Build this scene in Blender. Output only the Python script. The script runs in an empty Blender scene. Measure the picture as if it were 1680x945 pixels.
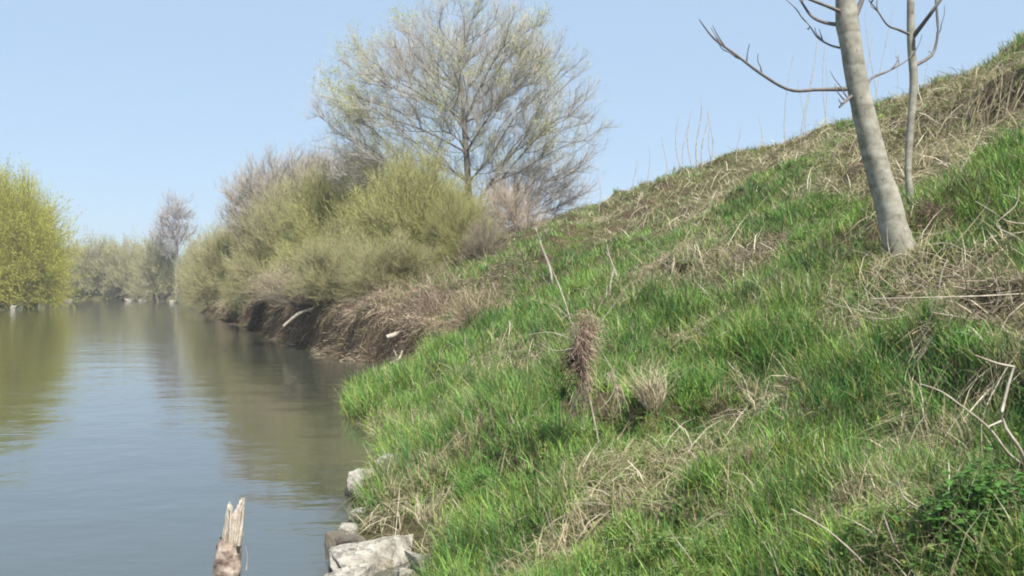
import bpy, bmesh, math
import numpy as np
from mathutils import Vector
rng = np.random.default_rng(11)
C = bpy.context.scene
COL = C.collection

# ------------------------------------------------------------------ camera, sky, sun, exposure
FPX, CX, CY = 1633.0, 840.0, 472.5            # focal length and centre in pixels of the 1680 px photograph
CAMZ = 1.9
cam = bpy.data.cameras.new('camera'); camo = bpy.data.objects.new('camera', cam); COL.objects.link(camo)
camo.location = (0, 0, CAMZ); camo.rotation_euler = (math.radians(90), 0, 0)
cam.sensor_width = 36; cam.lens = 36 * FPX / 1680; cam.clip_start = 0.05; cam.clip_end = 5000
C.camera = camo
SUN_EL, SUN_AZ = math.radians(56), math.radians(152)   # azimuth clockwise from +Y (view direction)
world = bpy.data.worlds.new('World'); C.world = world; world.use_nodes = True
nt = world.node_tree; bg = nt.nodes['Background']
sky = nt.nodes.new('ShaderNodeTexSky'); sky.sky_type = 'NISHITA'; sky.sun_disc = False
sky.sun_elevation = SUN_EL; sky.sun_rotation = SUN_AZ
sky.air_density = 1.0; sky.dust_density = 0.3; sky.ozone_density = 5.0; sky.altitude = 0
veil = nt.nodes.new('ShaderNodeMix'); veil.data_type = 'RGBA'; veil.inputs[0].default_value = .74      # thin even spring veil over the clear sky
veil.inputs[7].default_value = (3.3, 4.38, 5.65, 1)
nt.links.new(sky.outputs[0], veil.inputs[6]); nt.links.new(veil.outputs[2], bg.inputs[0]); bg.inputs[1].default_value = 0.081
sl = bpy.data.lights.new('sun', 'SUN'); sl.energy = 5.0; sl.angle = math.radians(0.5); sl.color = (1, .95, .87)
so = bpy.data.objects.new('sun', sl); COL.objects.link(so)
sd = Vector((math.cos(SUN_EL)*math.sin(SUN_AZ), math.cos(SUN_EL)*math.cos(SUN_AZ), math.sin(SUN_EL)))
so.rotation_euler = sd.to_track_quat('Z', 'Y').to_euler(); so.location = (0, -5, 20)
C.view_settings.view_transform = 'Standard'; C.view_settings.look = 'None'
C.view_settings.exposure = 1.0; C.view_settings.gamma = 1
C.cycles.max_bounces = 6; C.cycles.transparent_max_bounces = 4; C.cycles.diffuse_bounces = 3
C.cycles.filter_width = 2.0

# ------------------------------------------------------------------ noise and terrain
def _h(ix, iy, s):
    n = (ix*374761393 + iy*668265263 + s*974711) & 0xffffffff
    n = ((n ^ (n >> 13)) * 1274126177) & 0xffffffff
    return ((n ^ (n >> 16)) & 0xffff) / 65535.0
def vn(x, y, s=0):
    x = np.asarray(x, float); y = np.asarray(y, float)
    ix = np.floor(x).astype(np.int64); iy = np.floor(y).astype(np.int64)
    fx = x-ix; fy = y-iy; fx = fx*fx*(3-2*fx); fy = fy*fy*(3-2*fy)
    a = _h(ix, iy, s); b = _h(ix+1, iy, s); c = _h(ix, iy+1, s); d = _h(ix+1, iy+1, s)
    return (a*(1-fx)+b*fx)*(1-fy)+(c*(1-fx)+d*fx)*fy
def fbm(x, y, s=0, o=3):
    r = 0; a = .5; t = 0
    for k in range(o):
        r = r + a*vn(x*2**k+17.3*k, y*2**k-9.1*k, s+k); t += a; a *= .5
    return r/t
def sst(v): v = np.clip(v, 0, 1); return v*v*(3-2*v)
BY = [-60, 0, 5.5, 6.7, 7.6, 8.6, 9.6, 10.6, 11.6, 13, 14.2, 15.4, 16.6, 17.6, 19, 21.5, 23.5, 25, 27, 30, 35, 53, 75, 110, 130, 200, 900]
BX = [3, -.5, -.5, -.58, -1.15, -1.40, -1.36, -1.46, -1.5, -1.8, -2.25, -2.6, -2.8, -2.75, -2.3, -2.0, -2.3, -3.3, -4.6, -5.9, -8, -14.4, -23, -36, -41, -60, -300]
RY = [-60, 0, 30, 67, 90, 120, 160, 300, 900]
RX = [18, 10.5, 6.75, 2.1, -5, -18, -30, -60, -300]
LY = [-60, 0, 40, 82, 110, 120]; LX = [-16, -18, -27, -42.5, -54, -60]
def xb(y): return np.interp(y, BY, BX)
def xr(y): return np.interp(y, RY, RX)
def H(x, y):
    x = np.asarray(x, float); y = np.asarray(y, float)
    b = xb(y); R = xr(y)
    t = x - b + .25*(fbm(y*.9, x*.2, 5)-.5)*sst(y/6)*np.clip(y/15, .5, 2)
    t = t + sst((y-21)/3)*(.55*(vn(y*1.1, 0*y, 6)-.5)+.3*(vn(y*3.1, x*.8, 7)-.5))
    bh = np.interp(y, [0, 20, 23, 26, 45, 80, 120], [.2, .22, .7, 1.25, 1.25, .8, .5])
    bw = np.interp(y, [0, 20, 24, 60, 120], [.22, .3, .42, .8, 2])
    s = (t-bw)/(R-b-bw); sc = np.clip(s, 0, 1)
    z = bh*sst(t/bw) + (5.9-bh)*(sc**1.17 - .05*np.clip((s-.85)/.15, 0, 1)**2)
    # hummocks and terraces
    amp = sst((t-.1)/1.2)
    z = z + amp*(.42*(fbm(x*.45+3, y*.3, 21, 2)-.5)*np.clip(t/4, .2, 1) + .34*(fbm(x*1.5, y*1.1, 31, 2)-.5) + .13*(vn(x*4, y*3.2, 41)-.5))
    # cattle-trodden ledges along the slope
    q = z/.38 + 2.2*fbm(x*.55, y*.42, 71, 2) + .5*vn(x*2.1, y*1.7, 73); f = q-np.floor(q)
    z = z + .38*sst((t-.5)/.8)*np.clip(2.6*(vn(x*.7, y*.55, 72)-.35), 0, .85)*(sst((f-.52)/.36)-f+.5)
    # eroded scarp high on the slope at the right
    w = np.exp(-((y-10.3)/2.6)**4); edge = 7.45 + .5*(vn(y*.9, 0*y, 77)-.5) + .12*(vn(y*4, 0*y, 78)-.5)
    z = z + w*(.42*sst((t-edge)/.22) - .42*sst((t-edge-.2)/2.6) - .16*np.exp(-((t-edge+.25)/.35)**2))
    # second small scarp lower down the slope
    p = np.exp(-((y-9.0)/1.1)**4)*np.exp(-((t-4.5)/1.0)**2)
    z = z + .13*p*sst((t-4.3-.3*(vn(y*1.7, 0*y, 81)-.5))/.15)
    # behind the crest
    back = np.clip(x-R-4, 0, 1e9); z = z - np.minimum(back*.28, 3.6)
    # under the water
    z = np.where(t < 0, -.9*sst(-t/1.5), z)
    # left bank and the bank closing the bend
    tl = np.minimum(np.interp(y, LY, LX) - x, 119 - y) + 1.5*(vn(x*.2, y*.2, 8)-.5)
    zl = .6*sst(tl/1.5)+1.7*sst((tl-1)/9)
    tf = y - 153 - 2.5*(vn(x*.12, y*.1, 9)-.5) + .04*(x+60)
    zf = .6*sst(tf/1.5)+2.0*sst((tf-1)/10)
    z = np.where((tl > 0), zl, z)
    z = np.where((tf > 0), np.maximum(zf, np.where(t > 0, z, 0)), z)
    return z
def Hs(x, y): return float(H(np.array([x]), np.array([y]))[0])
def ray(px, py): return (px-CX)/FPX, -(py-CY)/FPX
def at(px, py, Y):                                   # the point seen at a pixel, Y metres away
    a, b = ray(px, py); return np.array([a*Y, Y, CAMZ+b*Y])
_D = np.exp(np.linspace(math.log(1.5), math.log(160), 4000))
def G(px, py):                                       # where the ground is seen at a pixel
    a, b = ray(px, py); z = CAMZ+b*_D; h = H(a*_D, _D); k = np.nonzero(h >= z)[0]
    d = _D[k[0]] if len(k) else 60.
    return np.array([a*d, d, float(H(np.array([a*d]), np.array([d]))[0])])

# ------------------------------------------------------------------ mesh and object helpers
def mk(name, V, F, smooth=False, col=None):
    V = np.asarray(V, np.float32).reshape(-1, 3); F = np.asarray(F, np.int32)
    me = bpy.data.meshes.new(name); k = F.shape[1]
    me.vertices.add(len(V)); me.vertices.foreach_set('co', V.ravel())
    me.loops.add(F.size); me.loops.foreach_set('vertex_index', F.ravel())
    me.polygons.add(len(F)); me.polygons.foreach_set('loop_start', np.arange(0, F.size, k, dtype=np.int32))
    me.polygons.foreach_set('loop_total', np.full(len(F), k, np.int32))
    me.polygons.foreach_set('use_smooth', np.full(len(F), smooth, bool))
    if col is not None:
        a = me.color_attributes.new('Col', 'FLOAT_COLOR', 'POINT')
        c = np.ones((len(V), 4), np.float32); c[:, :3] = col; a.data.foreach_set('color', c.ravel())
    me.update(calc_edges=True); return me
def cat(parts):                                       # [(V,F,col)] -> one
    Vs = []; Fs = []; Cs = []; o = 0
    for V, F, c in parts:
        V = V.reshape(-1, 3); Vs.append(V); Fs.append(F+o); o += len(V)
        Cs.append(np.broadcast_to(c, V.shape) if np.ndim(c) == 1 else c)
    return np.concatenate(Vs), np.concatenate(Fs), np.concatenate(Cs)
def link(name, me, mat, parent=None, label=None, category=None, group=None, kind=None, loc=None):
    o = bpy.data.objects.new(name, me); COL.objects.link(o)
    if me is not None and mat is not None and len(me.materials) == 0: me.materials.append(mat)
    if parent is not None: o.parent = parent
    if loc is not None: o.location = [float(v) for v in loc]
    for k, v in (('label', label), ('category', category), ('group', group), ('kind', kind)):
        if v: o[k] = v
    return o
def nrm(v): return v/np.maximum(np.linalg.norm(v, axis=-1, keepdims=True), 1e-9)
def tubes(P, R, sides=3):
    """P (N,K,3), R (N,K): N tapered tubes."""
    N, K, _ = P.shape
    T = nrm(np.gradient(P, axis=1)); ref = np.where(np.abs(T[:, :1, 2:]) > .9, [1., 0, 0], [0, 0, 1.])
    A = nrm(np.cross(T, np.broadcast_to(ref, T.shape))); B = np.cross(T, A)
    an = np.arange(sides)*2*np.pi/sides
    V = P[:, :, None]+R[:, :, None, None]*(np.cos(an)[:, None]*A[:, :, None]+np.sin(an)[:, None]*B[:, :, None])
    i = np.arange(N*K*sides).reshape(N, K, sides); j = np.roll(i, -1, 2)
    F = np.stack([i[:, :-1], j[:, :-1], j[:, 1:], i[:, 1:]], -1).reshape(-1, 4)
    return V.reshape(-1, 3), F
def ribbons(P, W, S):
    N, K, _ = P.shape
    V = np.stack([P-W[..., None]*S[:, None]*.5, P+W[..., None]*S[:, None]*.5], 2)
    i = np.arange(N*K*2).reshape(N, K, 2)
    F = np.stack([i[:, :-1, 0], i[:, :-1, 1], i[:, 1:, 1], i[:, 1:, 0]], -1).reshape(-1, 4)
    return V.reshape(-1, 3), F
def rep(c, n): return np.repeat(c, n, axis=0)
def spline(pts, K):                                  # smooth resample of control points, (m,3+) -> (K,3+)
    pts = np.asarray(pts, float); m = len(pts)
    if m == 2: return pts[0]+(pts[1]-pts[0])*np.linspace(0, 1, K)[:, None]
    d = np.r_[0, np.cumsum(np.linalg.norm(np.diff(pts[:, :3], axis=0), axis=1))]; u = np.linspace(0, d[-1], K)
    tg = np.gradient(pts, d, axis=0); k = np.clip(np.searchsorted(d, u)-1, 0, m-2)
    h = (d[k+1]-d[k])[:, None]; s = ((u-d[k])[:, None])/h
    return ((2*s**3-3*s**2+1)*pts[k]+(s**3-2*s**2+s)*h*tg[k]+(-2*s**3+3*s**2)*pts[k+1]+(s**3-s**2)*h*tg[k+1])
def randdir(n): return nrm(rng.normal(size=(n, 3)))
def leaf_quads(P, size, up=.3):
    """small two-sided leaves as diamond quads"""
    n = len(P); a = nrm(randdir(n)+[0, 0, up]); b = nrm(np.cross(a, randdir(n)))
    s = (size*rng.uniform(.6, 1.3, n))[:, None]
    V = np.stack([P, P+a*s*.5+b*s*.22, P+a*s, P+a*s*.5-b*s*.22], 1)
    return V.reshape(-1, 3), np.arange(4*n).reshape(n, 4)

# ------------------------------------------------------------------ materials
def newmat(name):
    m = bpy.data.materials.new(name); m.use_nodes = True
    return m, m.node_tree, m.node_tree.nodes['Principled BSDF'], m.node_tree.nodes['Material Output']
def noise(nt, scale, detail=4, vec=None, rough=.55):
    n = nt.nodes.new('ShaderNodeTexNoise'); n.inputs['Scale'].default_value = scale; n.inputs['Detail'].default_value = detail
    n.inputs['Roughness'].default_value = rough
    if vec is not None: nt.links.new(vec, n.inputs['Vector'])
    return n
def ramp(nt, src, stops):
    r = nt.nodes.new('ShaderNodeValToRGB'); e = r.color_ramp.elements
    while len(e) > 1: e.remove(e[-1])
    e[0].position = stops[0][0]; e[0].color = (*stops[0][1], 1)
    for p, c in stops[1:]:
        q = e.new(p); q.color = (*c, 1)
    nt.links.new(src, r.inputs[0]); return r
def objco(nt, scale=(1, 1, 1)):
    t = nt.nodes.new('ShaderNodeTexCoord'); m = nt.nodes.new('ShaderNodeMapping'); m.inputs['Scale'].default_value = scale
    nt.links.new(t.outputs['Object'], m.inputs[0]); return m.outputs[0]
def attr_mat(name, transl=.3, rough=.55, spec=.25, nscale=8):
    """colour from the object's own per-blade colour attribute, slightly mottled, partly translucent"""
    m, nt, p, out = newmat(name)
    a = nt.nodes.new('ShaderNodeAttribute'); a.attribute_name = 'Col'
    n = noise(nt, nscale, 3, objco(nt)); r = ramp(nt, n.outputs[0], [(.3, (.75, .75, .75)), (.7, (1.2, 1.2, 1.2))])
    mx = nt.nodes.new('ShaderNodeMix'); mx.data_type = 'RGBA'; mx.blend_type = 'MULTIPLY'; mx.inputs[0].default_value = 1
    nt.links.new(a.outputs['Color'], mx.inputs[6]); nt.links.new(r.outputs[0], mx.inputs[7])
    nt.links.new(mx.outputs[2], p.inputs['Base Color']); p.inputs['Roughness'].default_value = rough
    p.inputs['Specular IOR Level'].default_value = spec
    if transl > 0:
        t = nt.nodes.new('ShaderNodeBsdfTranslucent'); nt.links.new(mx.outputs[2], t.inputs[0])
        ms = nt.nodes.new('ShaderNodeMixShader'); ms.inputs[0].default_value = transl
        nt.links.new(p.outputs[0], ms.inputs[1]); nt.links.new(t.outputs[0], ms.inputs[2]); nt.links.new(ms.outputs[0], out.inputs[0])
    return m
def bark_mat(name, c0, c1, scale=(6, 6, 1.5), dark=None, bump=.3, nscale=3):
    m, nt, p, out = newmat(name); co = objco(nt, scale)
    n = noise(nt, nscale, 8, co, .65)
    st = [(.3, c0), (.7, c1)]
    if dark: st = [(.25, dark)]+[(.42, c0), (.7, c1)]
    r = ramp(nt, n.outputs[0], st); nt.links.new(r.outputs[0], p.inputs['Base Color'])
    p.inputs['Roughness'].default_value = .85; p.inputs['Specular IOR Level'].default_value = .15
    n2 = noise(nt, nscale*4, 6, co); b = nt.nodes.new('ShaderNodeBump'); b.inputs['Strength'].default_value = bump
    b.inputs['Distance'].default_value = .01; nt.links.new(n2.outputs[0], b.inputs['Height']); nt.links.new(b.outputs[0], p.inputs['Normal'])
    return m
M_blade = attr_mat('grass_blades', .28, .5, .3, 3)
M_dry = attr_mat('dry_stems', .15, .8, .1, 6)
M_leaf = attr_mat('young_leaves', .4, .55, .2, 2)
M_twig = attr_mat('twigs', 0, .85, .1, 4)
M_willow_bark = bark_mat('willow_bark', (.10, .085, .065), (.24, .21, .17))
M_grey_bark = bark_mat('grey_bark', (.10, .09, .085), (.23, .21, .19))
M_dead = bark_mat('bleached_wood', (.30, .26, .20), (.58, .53, .45), (3, 3, 3), (.12, .09, .06))

# ground
m, nt, p, out = newmat('bank_soil_and_thatch'); co = objco(nt)
n1 = noise(nt, 1.3, 5, co); n2 = noise(nt, 14, 8, co, .7); n3 = noise(nt, 70, 4, co, .7)
soil = ramp(nt, n2.outputs[0], [(.3, (.035, .025, .017)), (.55, (.11, .08, .052)), (.75, (.22, .17, .11))])
thatch = ramp(nt, n2.outputs[0], [(.3, (.025, .028, .012)), (.5, (.075, .072, .032)), (.7, (.15, .13, .07))])
geo = nt.nodes.new('ShaderNodeNewGeometry'); sep = nt.nodes.new('ShaderNodeSeparateXYZ'); nt.links.new(geo.outputs['Normal'], sep.inputs[0])
add = nt.nodes.new('ShaderNodeMath'); add.operation = 'MULTIPLY_ADD'; add.inputs[1].default_value = .35
nt.links.new(n1.outputs[0], add.inputs[0]); nt.links.new(sep.outputs[2], add.inputs[2])
fac = nt.nodes.new('ShaderNodeMapRange'); fac.inputs[1].default_value = .76; fac.inputs[2].default_value = .96; nt.links.new(add.outputs[0], fac.inputs[0])
mx = nt.nodes.new('ShaderNodeMix'); mx.data_type = 'RGBA'; nt.links.new(fac.outputs[0], mx.inputs[0])
nt.links.new(soil.outputs[0], mx.inputs[6]); nt.links.new(thatch.outputs[0], mx.inputs[7]); nt.links.new(mx.outputs[2], p.inputs['Base Color'])
p.inputs['Roughness'].default_value = .95; p.inputs['Specular IOR Level'].default_value = .1
b = nt.nodes.new('ShaderNodeBump'); b.inputs['Strength'].default_value = .8; b.inputs['Distance'].default_value = .04
nt.links.new(n2.outputs[0], b.inputs['Height']); b2 = nt.nodes.new('ShaderNodeBump'); b2.inputs['Strength'].default_value = .6; b2.inputs['Distance'].default_value = .01
nt.links.new(n3.outputs[0], b2.inputs['Height']); nt.links.new(b.outputs[0], b2.inputs['Normal']); nt.links.new(b2.outputs[0], p.inputs['Normal'])
M_ground = m
# water
m, nt, p, out = newmat('river_water')
p.inputs['Base Color'].default_value = (.042, .046, .032, 1); p.inputs['Roughness'].default_value = .06; p.inputs['IOR'].default_value = 1.8
p.inputs['Specular IOR Level'].default_value = 1.0
w1 = noise(nt, .9, 4, objco(nt, (1, 1, 1)), .5); w2 = noise(nt, 4.5, 3, objco(nt, (.55, 1.6, 1)), .5); w3 = noise(nt, .12, 3, objco(nt, (1, 2.5, 1)), .5)
mm = nt.nodes.new('ShaderNodeMapRange'); mm.inputs[1].default_value = .4; mm.inputs[2].default_value = .65; mm.inputs[3].default_value = .25; mm.inputs[4].default_value = 1
nt.links.new(w3.outputs[0], mm.inputs[0])
ml = nt.nodes.new('ShaderNodeMath'); ml.operation = 'MULTIPLY'; nt.links.new(w2.outputs[0], ml.inputs[0]); nt.links.new(mm.outputs[0], ml.inputs[1])
b1 = nt.nodes.new('ShaderNodeBump'); b1.inputs['Strength'].default_value = .26; b1.inputs['Distance'].default_value = .06; nt.links.new(w1.outputs[0], b1.inputs['Height'])
b2 = nt.nodes.new('ShaderNodeBump'); b2.inputs['Strength'].default_value = .26; b2.inputs['Distance'].default_value = .02
nt.links.new(ml.outputs[0], b2.inputs['Height']); nt.links.new(b1.outputs[0], b2.inputs['Normal']); nt.links.new(b2.outputs[0], p.inputs['Normal'])
M_water = m
# rock
m, nt, p, out = newmat('pale_rock'); co = objco(nt)
n1 = noise(nt, 9, 8, co, .7); n2 = noise(nt, 3, 3, co)
r1 = ramp(nt, n1.outputs[0], [(.3, (.06, .055, .045)), (.42, (.20, .185, .155)), (.56, (.33, .315, .275)), (.72, (.44, .42, .375))])
r2 = ramp(nt, n2.outputs[0], [(.4, (1, 1, 1)), (.7, (.62, .58, .5))])
mx = nt.nodes.new('ShaderNodeMix'); mx.data_type = 'RGBA'; mx.blend_type = 'MULTIPLY'; mx.inputs[0].default_value = 1
vo = nt.nodes.new('ShaderNodeTexVoronoi'); vo.feature = 'DISTANCE_TO_EDGE'; vo.inputs['Scale'].default_value = 5.5; wn = nt.nodes.new('ShaderNodeVectorMath'); wn.operation = 'MULTIPLY_ADD'; wn.inputs[1].default_value = (.25, .25, .25)
nt.links.new(n1.outputs[1], wn.inputs[0]); nt.links.new(co, wn.inputs[2]); nt.links.new(wn.outputs[0], vo.inputs['Vector']); r3 = ramp(nt, vo.outputs[0], [(.0, (.3, .28, .25)), (.05, (1, 1, 1))])
mc = nt.nodes.new('ShaderNodeMix'); mc.data_type = 'RGBA'; mc.blend_type = 'MULTIPLY'; mc.inputs[0].default_value = 1
nt.links.new(r2.outputs[0], mc.inputs[6]); nt.links.new(r3.outputs[0], mc.inputs[7])
nt.links.new(r1.outputs[0], mx.inputs[6]); nt.links.new(mc.outputs[2], mx.inputs[7]); nt.links.new(mx.outputs[2], p.inputs['Base Color'])
p.inputs['Roughness'].default_value = .9
b = nt.nodes.new('ShaderNodeBump'); b.inputs['Strength'].default_value = .7; b.inputs['Distance'].default_value = .02; nt.links.new(n1.outputs[0], b.inputs['Height']); nt.links.new(b.outputs[0], p.inputs['Normal'])
M_rock = m; n1.inputs['Scale'].default_value = 13

# ------------------------------------------------------------------ ground sheet and river
ys = [-40.]
while ys[-1] < 1500:
    y = ys[-1]; ys.append(y + (1.5 if y < -4 else max(.07, .3-.1*(y+4)) if y < 0 else max(.055, .011*y) if y < 170 else .06*y))
ys = np.array(ys)
ts = np.r_[-900, -600, -350, -200, -140, -100, np.arange(-80, -20, 1.2), np.arange(-20, -2, .8), np.arange(-2, -.2, .15),
           np.arange(-.2, 13.5, .065), np.arange(13.6, 22, .35), np.arange(22, 60, 2), 80, 120, 200, 350, 600, 900]
YY, TT = np.meshgrid(ys, ts, indexing='ij'); XX = TT + xb(YY)
ZZ = H(XX, YY); V = np.stack([XX, YY, ZZ], -1).reshape(-1, 3)
i = np.arange(len(ys)*len(ts)).reshape(len(ys), len(ts))
F = np.stack([i[:-1, :-1], i[:-1, 1:], i[1:, 1:], i[1:, :-1]], -1).reshape(-1, 4)
link('ground', mk('ground', V, F, True), M_ground, kind='structure')
wx = np.array([-700, -300, -150, -80, -40, -15, 4.]); wy = np.array([-40, 0, 20, 60, 120, 175.])
V = np.array([(x, y, 0) for y in wy for x in wx]); i = np.arange(len(V)).reshape(len(wy), len(wx))
link('river', mk('river', V, np.stack([i[:-1, :-1], i[:-1, 1:], i[1:, 1:], i[1:, :-1]], -1).reshape(-1, 4), True), M_water, kind='structure')

# ------------------------------------------------------------------ where the slope is dry, where it is lush
DRY = [(1250, 425, .6, 1.3), (1200, 440, .4, 1), (1090, 460, .6, 1), (1540, 500, .38, 1.), (1640, 475, .4, 1.), (1440, 525, .2, .6), (1060, 850, .14, .5), (960, 870, .2, .8),
       (1530, 370, .35, 1.3), (1290, 640, .3, .8), (1400, 830, .14, .8), (1350, 800, .1, .6), (760, 600, .5, .6), (1010, 640, .15, .7), (680, 790, .2, .5), (820, 800, .15, .6),
       (900, 600, .2, .6), (1600, 200, 1.3, 1.4), (1520, 240, 1.0, 1.2), (1430, 250, .8, 1), (1200, 500, .3, 1), (1150, 400, .8, .7), (720, 830, .18, .7), (1060, 600, .15, .9),
       (1160, 340, 1.2, .6), (1020, 350, 2, .5), (1270, 250, 1.4, .9), (1480, 150, 1.2, .9), (780, 730, .3, .4), (715, 925, .2, .6), (1440, 300, .5, .9), (1170, 640, .14, .9), (1250, 600, .16, .8), (1480, 640, .16, .8), (1130, 560, .2, .7), (1340, 560, .2, .8), (880, 760, .2, .6), (1000, 730, .15, .6), (1220, 760, .15, .7), (1560, 760, .15, .7)]
LUSH = [(760, 560, 1.0, .9), (640, 640, .9, .8), (850, 520, 1.3, .9), (1050, 560, .5, .7), (1180, 660, .5, .7), (1330, 370, .6, 1.0), (1290, 320, .7, .7), (1400, 680, .5, .5),
        (1620, 300, .5, 1.), (1590, 340, .5, .7), (1100, 640, .4, .7), (800, 470, 2, .6), (1240, 560, .4, .7), (950, 440, 1.5, .5), (1440, 590, .4, .5), (1230, 370, .6, .5), (900, 680, .4, .5)]
DW = [(*G(a, b_)[:2], r, s) for a, b_, r, s in DRY]; LW = [(*G(a, b_)[:2], r, s) for a, b_, r, s in LUSH]
def dryness(x, y):
    d = (fbm(x*1.1, y*.8, 51)-.5)*1.6 + (vn(x*6, y*5, 52)-.5)*1.0 + (fbm(x*2.7, y*2.2, 53, 2)-.5)*1.3 + .24
    s = (x-xb(y))/(xr(y)-xb(y)); d = d + .62*sst((s-.42)/.45)
    for cx, cy, r, k in DW: d = d + k*np.exp(-(((x-cx)/r)**2+((y-cy)/(r*1.2))**2))
    for cx, cy, r, k in LW: d = d - k*np.exp(-(((x-cx)/r)**2+((y-cy)/(r*1.3))**2))
    return np.clip(d, 0, 1.3)

# ------------------------------------------------------------------ grass
CLEAR = [(-.9, 6.9, .46), (-1.08, 9.4, .24), (-.85, 6.4, .3), (-1.0, 6.45, .3), (-.62, 6.6, .2), (-1.36, 9.15, .2), (-1.3, 8.85, .22), (-1.12, 9.5, .2), (-1.05, 9.15, .12), (-1.21, 8.1, .14), (-1.2, 7.6, .16), (-1.0, 7.3, .15)]
def wedge(n, d0, d1, expo, a0=-.30, a1=.62):
    """random ground points, density falling with distance as d**-expo"""
    u = rng.random(n); q = 2-expo
    d = np.exp(np.log(d0)+u*np.log(d1/d0)) if abs(q) < 1e-3 else (d0**q+u*(d1**q-d0**q))**(1/q)
    a = rng.uniform(a0, a1, n); return a*d, d
def grass(n_tufts, per, d0, d1, expo, a0=-.3, a1=.62):
    x, y = wedge(n_tufts, d0, d1, expo, a0, a1)
    t = x-xb(y); dr = dryness(x, y); h = H(x, y)
    keep = (h > .01) & (t > -.1) & (x < xr(y)+1.5) & (rng.random(n_tufts) < np.clip(1.35-.6*dr, .4, 1)*np.clip(.3+2.4*vn(x*5+9, y*4, 54), .2, 1)) & ~((y > 23.5) & (t < 2.0+0*t))
    for cx, cy, cr in CLEAR: keep &= (x-cx)**2+(y-cy)**2 > cr*cr
    x, y, dr = x[keep], y[keep], dr[keep]; n = len(x)
    d = np.hypot(x, y); bs = np.clip(d/6, .9, 6)**.75                      # farther tufts are coarser
    lush = sst((fbm(x*1.3, y*1.1, 61)-.25)/.5); L = (.08+.175*lush+.05*rng.random(n))*(1-.35*np.clip(dr, 0, 1))*np.clip(bs, 1, 1.5)
    L = L*(1-.42*sst(((x-xb(y))/(xr(y)-xb(y))-.3)/.25))
    tone = np.clip((vn(x*2.3, y*2.3, 62)*.6+rng.random(n)*.4-.5)*1.5+.5+.35*np.exp(-np.maximum(x-xb(y), 0)/.5)*sst((y-9)/3), 0, 1.1)
    x, y, dr, L, bs, tone = [np.repeat(v, per) for v in (x, y, dr, L, bs, tone)]; N = len(x)
    an = rng.uniform(0, 2*np.pi, N); rr = rng.random(N)**.5
    ox, oy = np.cos(an)*rr, np.sin(an)*rr
    bx = x+ox*.045*bs; by = y+oy*.045*bs; bz = H(bx, by)-.012
    L = L*rng.uniform(.45, 1.25, N)
    lean = np.stack([ox*.5-.04+rng.normal(0, .32, N), oy*.5+rng.normal(0, .32, N), np.full(N, 1.2)], 1)
    flop = np.stack([rng.normal(-.06, .55, N), rng.normal(0, .55, N), -rng.uniform(.0, .75, N)], 1)
    flop = flop*np.where(rng.random(N) < .35, 1.25, .4)[:, None]; K = 4; s = np.linspace(0, 1, K)[None, :, None]
    P = np.stack([bx, by, bz], 1)[:, None]+L[:, None, None]*(nrm(lean)[:, None]*s+flop[:, None]*s**2.2*.6)
    W = (.0060*bs*rng.uniform(.6, 1.3, N))[:, None]*np.array([.85, 1, .72, .08])[None]
    S = nrm(np.stack([np.cos(an+1.57+rng.normal(0, .8, N)), np.sin(an+1.57+rng.normal(0, .8, N)), np.zeros(N)], 1))
    dead = rng.random(N) < np.clip(.15+.75*(dr-.26), .09, .78)
    g0 = np.array([.04, .11, .023]); g1 = np.array([.235, .37, .068]); g2 = np.array([.06, .17, .068])
    k = rng.random(N)[:, None]; tn = tone[:, None]
    c = g0*(1-tn)+g1*tn; c = c*(1-.45*k)+g2*.45*k; c = c*rng.uniform(.75, 1.3, (N, 1))
    c = c*rep(rng.uniform(.55, 1.5, (n, 1)), per); c = np.where(rng.random((N, 1)) < .12, np.array([.26, .27, .06]), c)
    dc = np.array([.38, .33, .20])*(1-k)+np.array([.18, .155, .08])*k; dc = np.where(k > .85, np.array([.5, .44, .32]), dc)
    c = np.where(dead[:, None], dc, c)
    V, F = ribbons(P, W, S); return V, F, rep(c, K*2)
parts = [grass(23000, 12, 1.6, 7.5, 1.45, -.35, .75), grass(22000, 11, 7.5, 22, 1.5), grass(22000, 9, 22, 85, 1.7, -.15, .35)]
V, F, c = cat(parts); link('grass', mk('grass', V, F, False, c), M_blade, kind='stuff', label='green spring grass growing all over the river bank', category='grass')

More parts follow.
